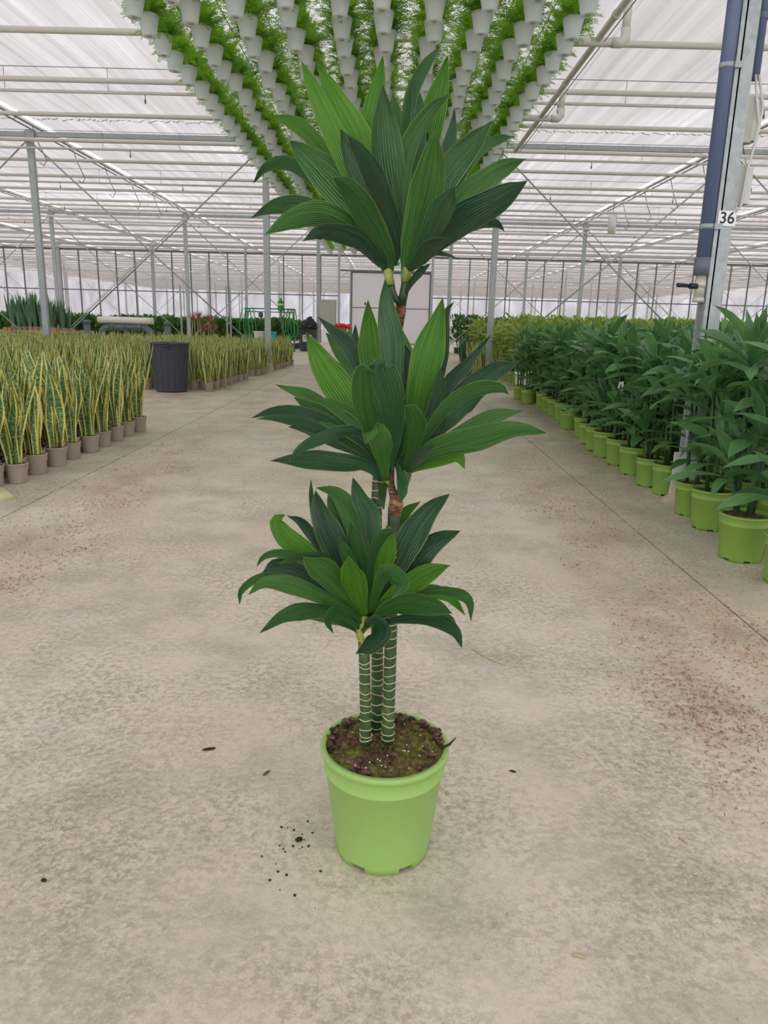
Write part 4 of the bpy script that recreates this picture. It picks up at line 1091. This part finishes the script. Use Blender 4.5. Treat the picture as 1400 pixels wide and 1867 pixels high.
# low greenery on the staging end
t = thing('grey_pipework', 'grey plastic pipe manifold with a white film roll lying on top', 'pipework', (-7.45, 21.6, 0))
for s_ in (-1, 1):
    MB().tube(catmull([Vector((s_*.72, 0, .0)), Vector((s_*.72, 0, .66)), Vector((s_*.6, 0, .86)), Vector((s_*.3, 0, .9)), Vector((0, 0, .9))], 14), .085, 14).build('bend', 'pvc_grey', t)
    MB().tube([(s_*.33, 0, .9), (s_*.45, 0, .9)], .11, 14).build('flange', 'steel_dark', t)
    MB().tube([(s_*1.15, .1, 0), (s_*1.15, .1, 1.0)], .085, 14).tube([(s_*1.15, .1, .98), (s_*1.15, .1, 1.08)], .1, 14).build('standpipe', 'pvc_grey', t)
MB().tube([(0, 0, 0), (0, 0, .84)], .06, 12).build('drop_pipe', 'pvc_grey', t)
tag(MB().tube([(-.78, 0, 0), (-.4, 0, .005), (0, 0, 0), (.4, 0, -.004), (.78, 0, 0)], [.09, .095, .09, .094, .088], 16).build('film_roll', 'film_white', None, (-7.45, 21.6, 1.09)), 'white plastic film roll resting on the grey pipe manifold', 'roll')
SPIKE = []
for s_ in range(2):
    rr2 = random.Random(s_+800); m = MB()
    for k in range(70):
        lf = local_leaf(rr2.uniform(.22, .34), .018, R(rr2.uniform(-10, 85)), R(rr2.uniform(5, 40)), k, 4, us=(-1, 0, 1)); m.add(lf, Matrix.Rotation(k*2.4, 4, 'Z'))
    SPIKE.append(m.mesh('foliage', 'leaf_red'))
for x, y, Y, z in ((352, 580, 22.6, 1), (362, 577, 22.9, 1), (381, 582, 23.2, 0), (371, 600, 23.0, 0), (388, 598, 23.4, 0)):
    p = atY(x, y, Y); q = thing('red_spiky_dracaena', 'reddish brown spiky dracaena on thin bare stems behind the snake plants', 'potted plant', (p.x, Y, 0), x, 'red spiky dracaenas')
    mk('pot', SPOT, q); mk('soil', SSOIL, q); mk('foliage', SPIKE[x % 2], q, (0, 0, p.z-.08))
    for s_ in (-1, 1): MB().tube([(s_*.02, 0, .1), (s_*.05, .01, p.z*.6), (s_*.02, 0, p.z-.06)], .011, 6).build('stem', 'straw', q)
for x, y, Y in ((328, 520, 24.0), (412, 522, 27), (419, 524, 27.2)):
    p = atY(x, y, Y); tag(MB().tube([(p.x, Y, 0), (p.x, Y, p.z)], .03, 8).build('thin_stake', 'galvanised'), 'thin upright steel stake behind the snake plants', 'stake', 'thin steel stakes')

# ------------------------------------------------------------------ hedge-like far plants
HED = {}
def hedge_mesh(seed, mat, h, r, n=150, ll=.2, lw=.09):
    rr = random.Random(seed); m = MB()
    lf = [local_leaf(ll, lw, R(20+15*q), R(40), q, 4, us=(-1, 0, 1)) for q in range(3)]
    for k in range(n):
        z = h*(.12+.88*rr.random()**.8); a = rr.random()*6.28; q = r*rr.uniform(.3, 1)*(1-.35*(z/h)**3)
        m.add(lf[k % 3], Matrix.Translation((q*math.cos(a), q*math.sin(a), z)) @ Matrix.Rotation(a+rr.gauss(0, .6), 4, 'Z') @ Matrix.Rotation(rr.gauss(-.2, .5), 4, 'Y'))
    m.tube([(0, 0, .1), (0, 0, h*.8)], .02, 6)
    return m.mesh('foliage', mat)
def hedge_row(name, label, group, mat, h, r, xs_, Ys, dx, z=0, potm='black_plastic', n=240, ll=.2, lw=.09, seed=0):
    ms = [hedge_mesh(seed+k, mat, h, r, n, ll, lw) for k in range(3)]; rr = random.Random(seed); c = 0
    for Y in Ys:
        x = xs_[0]
        while x < xs_[1]:
            if seen((x, Y, h), 40):
                q = thing(name, label, 'potted plant', (x+rr.uniform(-.06, .06), Y+rr.uniform(-.06, .06), z), rr.random()*6.28, group); s_ = rr.uniform(.94, 1.06); q.scale = (s_,)*3
                mk('pot', POTM[potm], q); mk('foliage', ms[rr.randrange(3)], q, (0, 0, .2)); c += 1
            x += dx
    print(name, c)
hedge_row('leafy_shrub', 'bushy dark green shrub in the long hedge of plants before the glass partition', 'hedge shrubs by the partition', 'leaf_hedge', .92, .36, (-19, -3.7), (33, 33.8, 34.8), .5, seed=1)
hedge_row('leafy_shrub', 'tall dark green shrub in a black pot beside the sliding door', 'dark shrubs beside the door', 'leaf_hedge', 1.27, .38, (3.0, 5.6), (31.5, 32.4), .58, seed=11, n=260)
hedge_row('lime_shrub', 'yellow-green leafy shrub in the far row below the glass partition', 'far yellow-green shrubs', 'leaf_hedge_lime', 1.28, .4, (5.7, 20), (30.5, 32.0, 34), .6, seed=21, potm='pot_white', n=240)
rr = random.Random(31)
for i in range(26):
    px_ = 842+rr.random()*45; Y = 22.5+rr.random()*3.5; g = atY(px_, 640, Y)
    tall_plant(g.x, Y, 0, .85, 'plain green snake plant in the small group behind the yellow ones by the post', 'green snake plants by the post')
for i in range(24):
    px_ = 856+rr.random()*66; Y = 17.4+rr.random()*3.6; g = atY(px_, 650, Y)
    if math.hypot(g.x-2.4, Y-18) < .25: continue
    k = i % 4; place(sq[k], sv[k], (g.x, Y, 0), rr.random()*6, 'yellow snake plant in the small group round the post before the sliding door', 'snake plants round the post', 1.0)
# red geraniums
GER = lump(.16, 5, 1, 1, .8)
for i in range(5):
    p = atY(612+i*6, 612, 40); q = thing('red_geranium', 'red flowering plant in a row beside the sliding door', 'flower', (p.x, 40, 0), i, 'red flowers by the door')
    MB().box((0, 0, .2), (.3, .3, .4)).build('stand', 'terracotta', q)
    m = MB(); rr2 = random.Random(i)
    for k in range(50): m.add(local_leaf(.12, .1, R(rr2.uniform(0, 80)), R(20), k, 3, us=(-1, 0, 1)), Matrix.Translation((rr2.gauss(0, .1), rr2.gauss(0, .1), .4+rr2.random()*.4)) @ Matrix.Rotation(rr2.random()*6, 4, 'Z'))
    m.build('foliage', 'geranium_leaf', q)
    for k in range(7): lump(.09, k, 1, 1, .8).build('bloom', 'red_flower', q, (rr2.uniform(-.14, .14), rr2.uniform(-.14, .14), .92+rr2.uniform(-.06, .12)))

# ------------------------------------------------------------------ fan
t = thing('circulation_fan', 'white round circulation fan hanging under the roof gutter', 'fan', (7.45, 26.6, 4.62), R(-18))
MB().lathe([(.3, -.12), (.31, -.12), (.34, -.02), (.34, .1), (.31, .13), (.3, .13), (.3, -.12)], 28).build('housing', 'white_plastic', t).rotation_euler = (0, R(90), 0)
o = MB().lathe([(0, -.05), (.07, -.05), (.07, .1), (0, .1)], 12).build('motor', 'steel_dark', t); o.rotation_euler = (0, R(90), 0)
for k in range(5):
    bl = MB().strip([([(.06, -.03, -.02), (.06, .05, .02)], [.3, .6]), ([(.28, -.07, -.03), (.28, .07, .04)], [.3, .6])], [0, 1]).build('blade', 'ink', t)
    bl.matrix_local = Matrix.Rotation(R(90), 4, 'Y') @ Matrix.Rotation(k*2*math.pi/5, 4, 'Z')
MB().lathe([(0, .0), (.29, .0)], 24).build('grille_backing', 'ink', t).matrix_local = Matrix.Translation((-.11, 0, 0)) @ Matrix.Rotation(R(90), 4, 'Y')
MB().tube([(0, 0, .33), (0, 0, .62)], .012, 6).build('hanger', 'wire', t)

# ------------------------------------------------------------------ debris on the floor
rr = random.Random(77); deb = MB()
clumps = [(1.25, 5.0, .25, 150), (1.35, 4.4, .2, 90), (1.05, 5.6, .4, 120), (.95, 6.6, .5, 130), (1.2, 7.6, .5, 120), (1.4, 3.4, .16, 90), (1.42, 3.1, .13, 70), (1.52, 2.7, .15, 170), (1.5, 2.45, .2, 160), (1.38, 2.55, .22, 130), (1.36, 2.1, .12, 60),
          (-1.9, 6.1, .35, 140), (-1.75, 7.0, .4, 130), (-2.05, 5.3, .3, 130), (-2.1, 4.6, .25, 120), (-1.95, 4.2, .25, 110), (-2.0, 3.7, .2, 80), (-2.3, 8.5, .8, 150), (1.7, 6.5, .35, 140), (1.8, 5.2, .3, 100), (1.85, 8.5, .4, 120)]
for px_, py_, n in ((1015, 935, 90), (1060, 990, 60), (1055, 1030, 40), (1170, 1135, 90), (1170, 1168, 40), (1225, 1230, 120), (1290, 1285, 200), (1325, 1310, 160), (1265, 1285, 130), (1395, 1385, 80), (1325, 1445, 40), (1300, 1340, 90), (320, 855, 80), (190, 915, 80), (240, 920, 60), (130, 970, 80), (150, 1003, 50), (60, 1025, 90), (30, 1060, 80), (260, 895, 60), (20, 1068, 60), (950, 860, 60), (990, 890, 60)):
    g = ground(px_, py_); clumps.append((g.x, g.y, .07*math.sqrt(n/60), int(n*.8)))
for x, y, s_, n in clumps:
    for k in range(int(n*1.6)):
        p = Vector((rr.gauss(x, s_), rr.gauss(y, s_*1.3), .002)); a = rr.random()*6.28; ln = rr.uniform(.003, .02); w_ = rr.uniform(.0004, .0011)
        d = Vector((math.cos(a), math.sin(a), 0)); S = Vector((-d.y, d.x, 0))*w_; o = len(deb.v); up = Vector((0, 0, rr.uniform(.001, .004)))
        deb.v += [tuple(p-S), tuple(p+S), tuple(p+d*ln+up), tuple(p+d*ln*.5-S*1.5+up*2)]; deb.face([o, o+1, o+2]); deb.face([o, o+2, o+3])
for k in range(900):
    p = Vector((rr.uniform(-2.3, 1.6), rr.uniform(1.0, 8), .002)); a = rr.random()*6.28; ln = rr.uniform(.004, .018); d = Vector((math.cos(a), math.sin(a), 0)); S = Vector((-d.y, d.x, 0))*.0008; o = len(deb.v)
    deb.v += [tuple(p-S), tuple(p+S), tuple(p+d*ln+Vector((0, 0, .002)))]; deb.face([o, o+1, o+2])
tag(deb.build('coir_litter', 'coir'), 'reddish brown coir fibres scattered along the edges of the aisle', 'litter', None, 'stuff')
def bit(x, y, r_, sx, sy, rz, label, mat='bark_dark', sd=1):
    g = ground(x, y); o = lump(r_, sd, sx, sy, .5).build('bark_fragment', mat, None, (g.x, g.y, r_*.4)); o.rotation_euler = (0, 0, rz); tag(o, label, 'bark')
bit(381, 1367, .007, 3.2, .7, .2, 'dark flat splinter of bark on the concrete left of the pot')
bit(485, 1411, .006, 2.6, .8, 1.0, 'curled brown leaf scrap on the concrete near the lime green pot', 'bark_chip', 2)
bit(545, 1532, .007, 1.3, 1, .6, 'largest black crumb of soil beside the lime green pot', 'bark_dark', 3)
bit(934, 1407, .005, 2, .7, -.4, 'small dark bark chip on the concrete right of the pot', 'bark_dark', 4)
bit(80, 1606, .005, 1.2, 1, .4, 'small dark crumb alone on the mottled concrete', 'bark_dark', 5)
rr = random.Random(15)
for k in range(26):
    x, y = rr.gauss(530, 28), rr.gauss(1545, 45); 
    if x > 585: continue
    g = ground(x, y); r_ = rr.uniform(.0012, .0035); o = lump(r_, k).build('soil_crumb', 'bark_dark', None, (g.x, g.y, r_*.45)); tag(o, 'tiny dark soil crumb scattered beside the lime green pot', 'soil', 'soil crumbs by the pot')
def twig(pts, r_, label):
    P = [ground(x, y)+Vector((0, 0, r_+.002*(k % 2))) for k, (x, y) in enumerate(pts)]; tag(MB().tube(P, r_, 5).build('dry_twig', 'straw'), label, 'twig')
twig([(860, 1184), (880, 1197), (900, 1206), (923, 1214)], .0022, 'thin dry straw twig lying on the concrete below the lowest leaves')
twig([(1042, 1742), (1053, 1744), (1066, 1748)], .0022, 'short thick straw stub on the bare concrete')
twig([(1238, 1528), (1245, 1533), (1255, 1540)], .002, 'short curved straw bit among the brown litter')
twig([(924, 1665), (926, 1675)], .0015, 'tiny upright straw bit on bare concrete')
twig([(864, 1748), (878, 1748)], .0015, 'tiny straw sliver lying crosswise on bare concrete')

# ------------------------------------------------------------------ tidy: parts never carry a category
for o in bpy.data.objects:
    if o.parent and 'category' in o: del o['category']
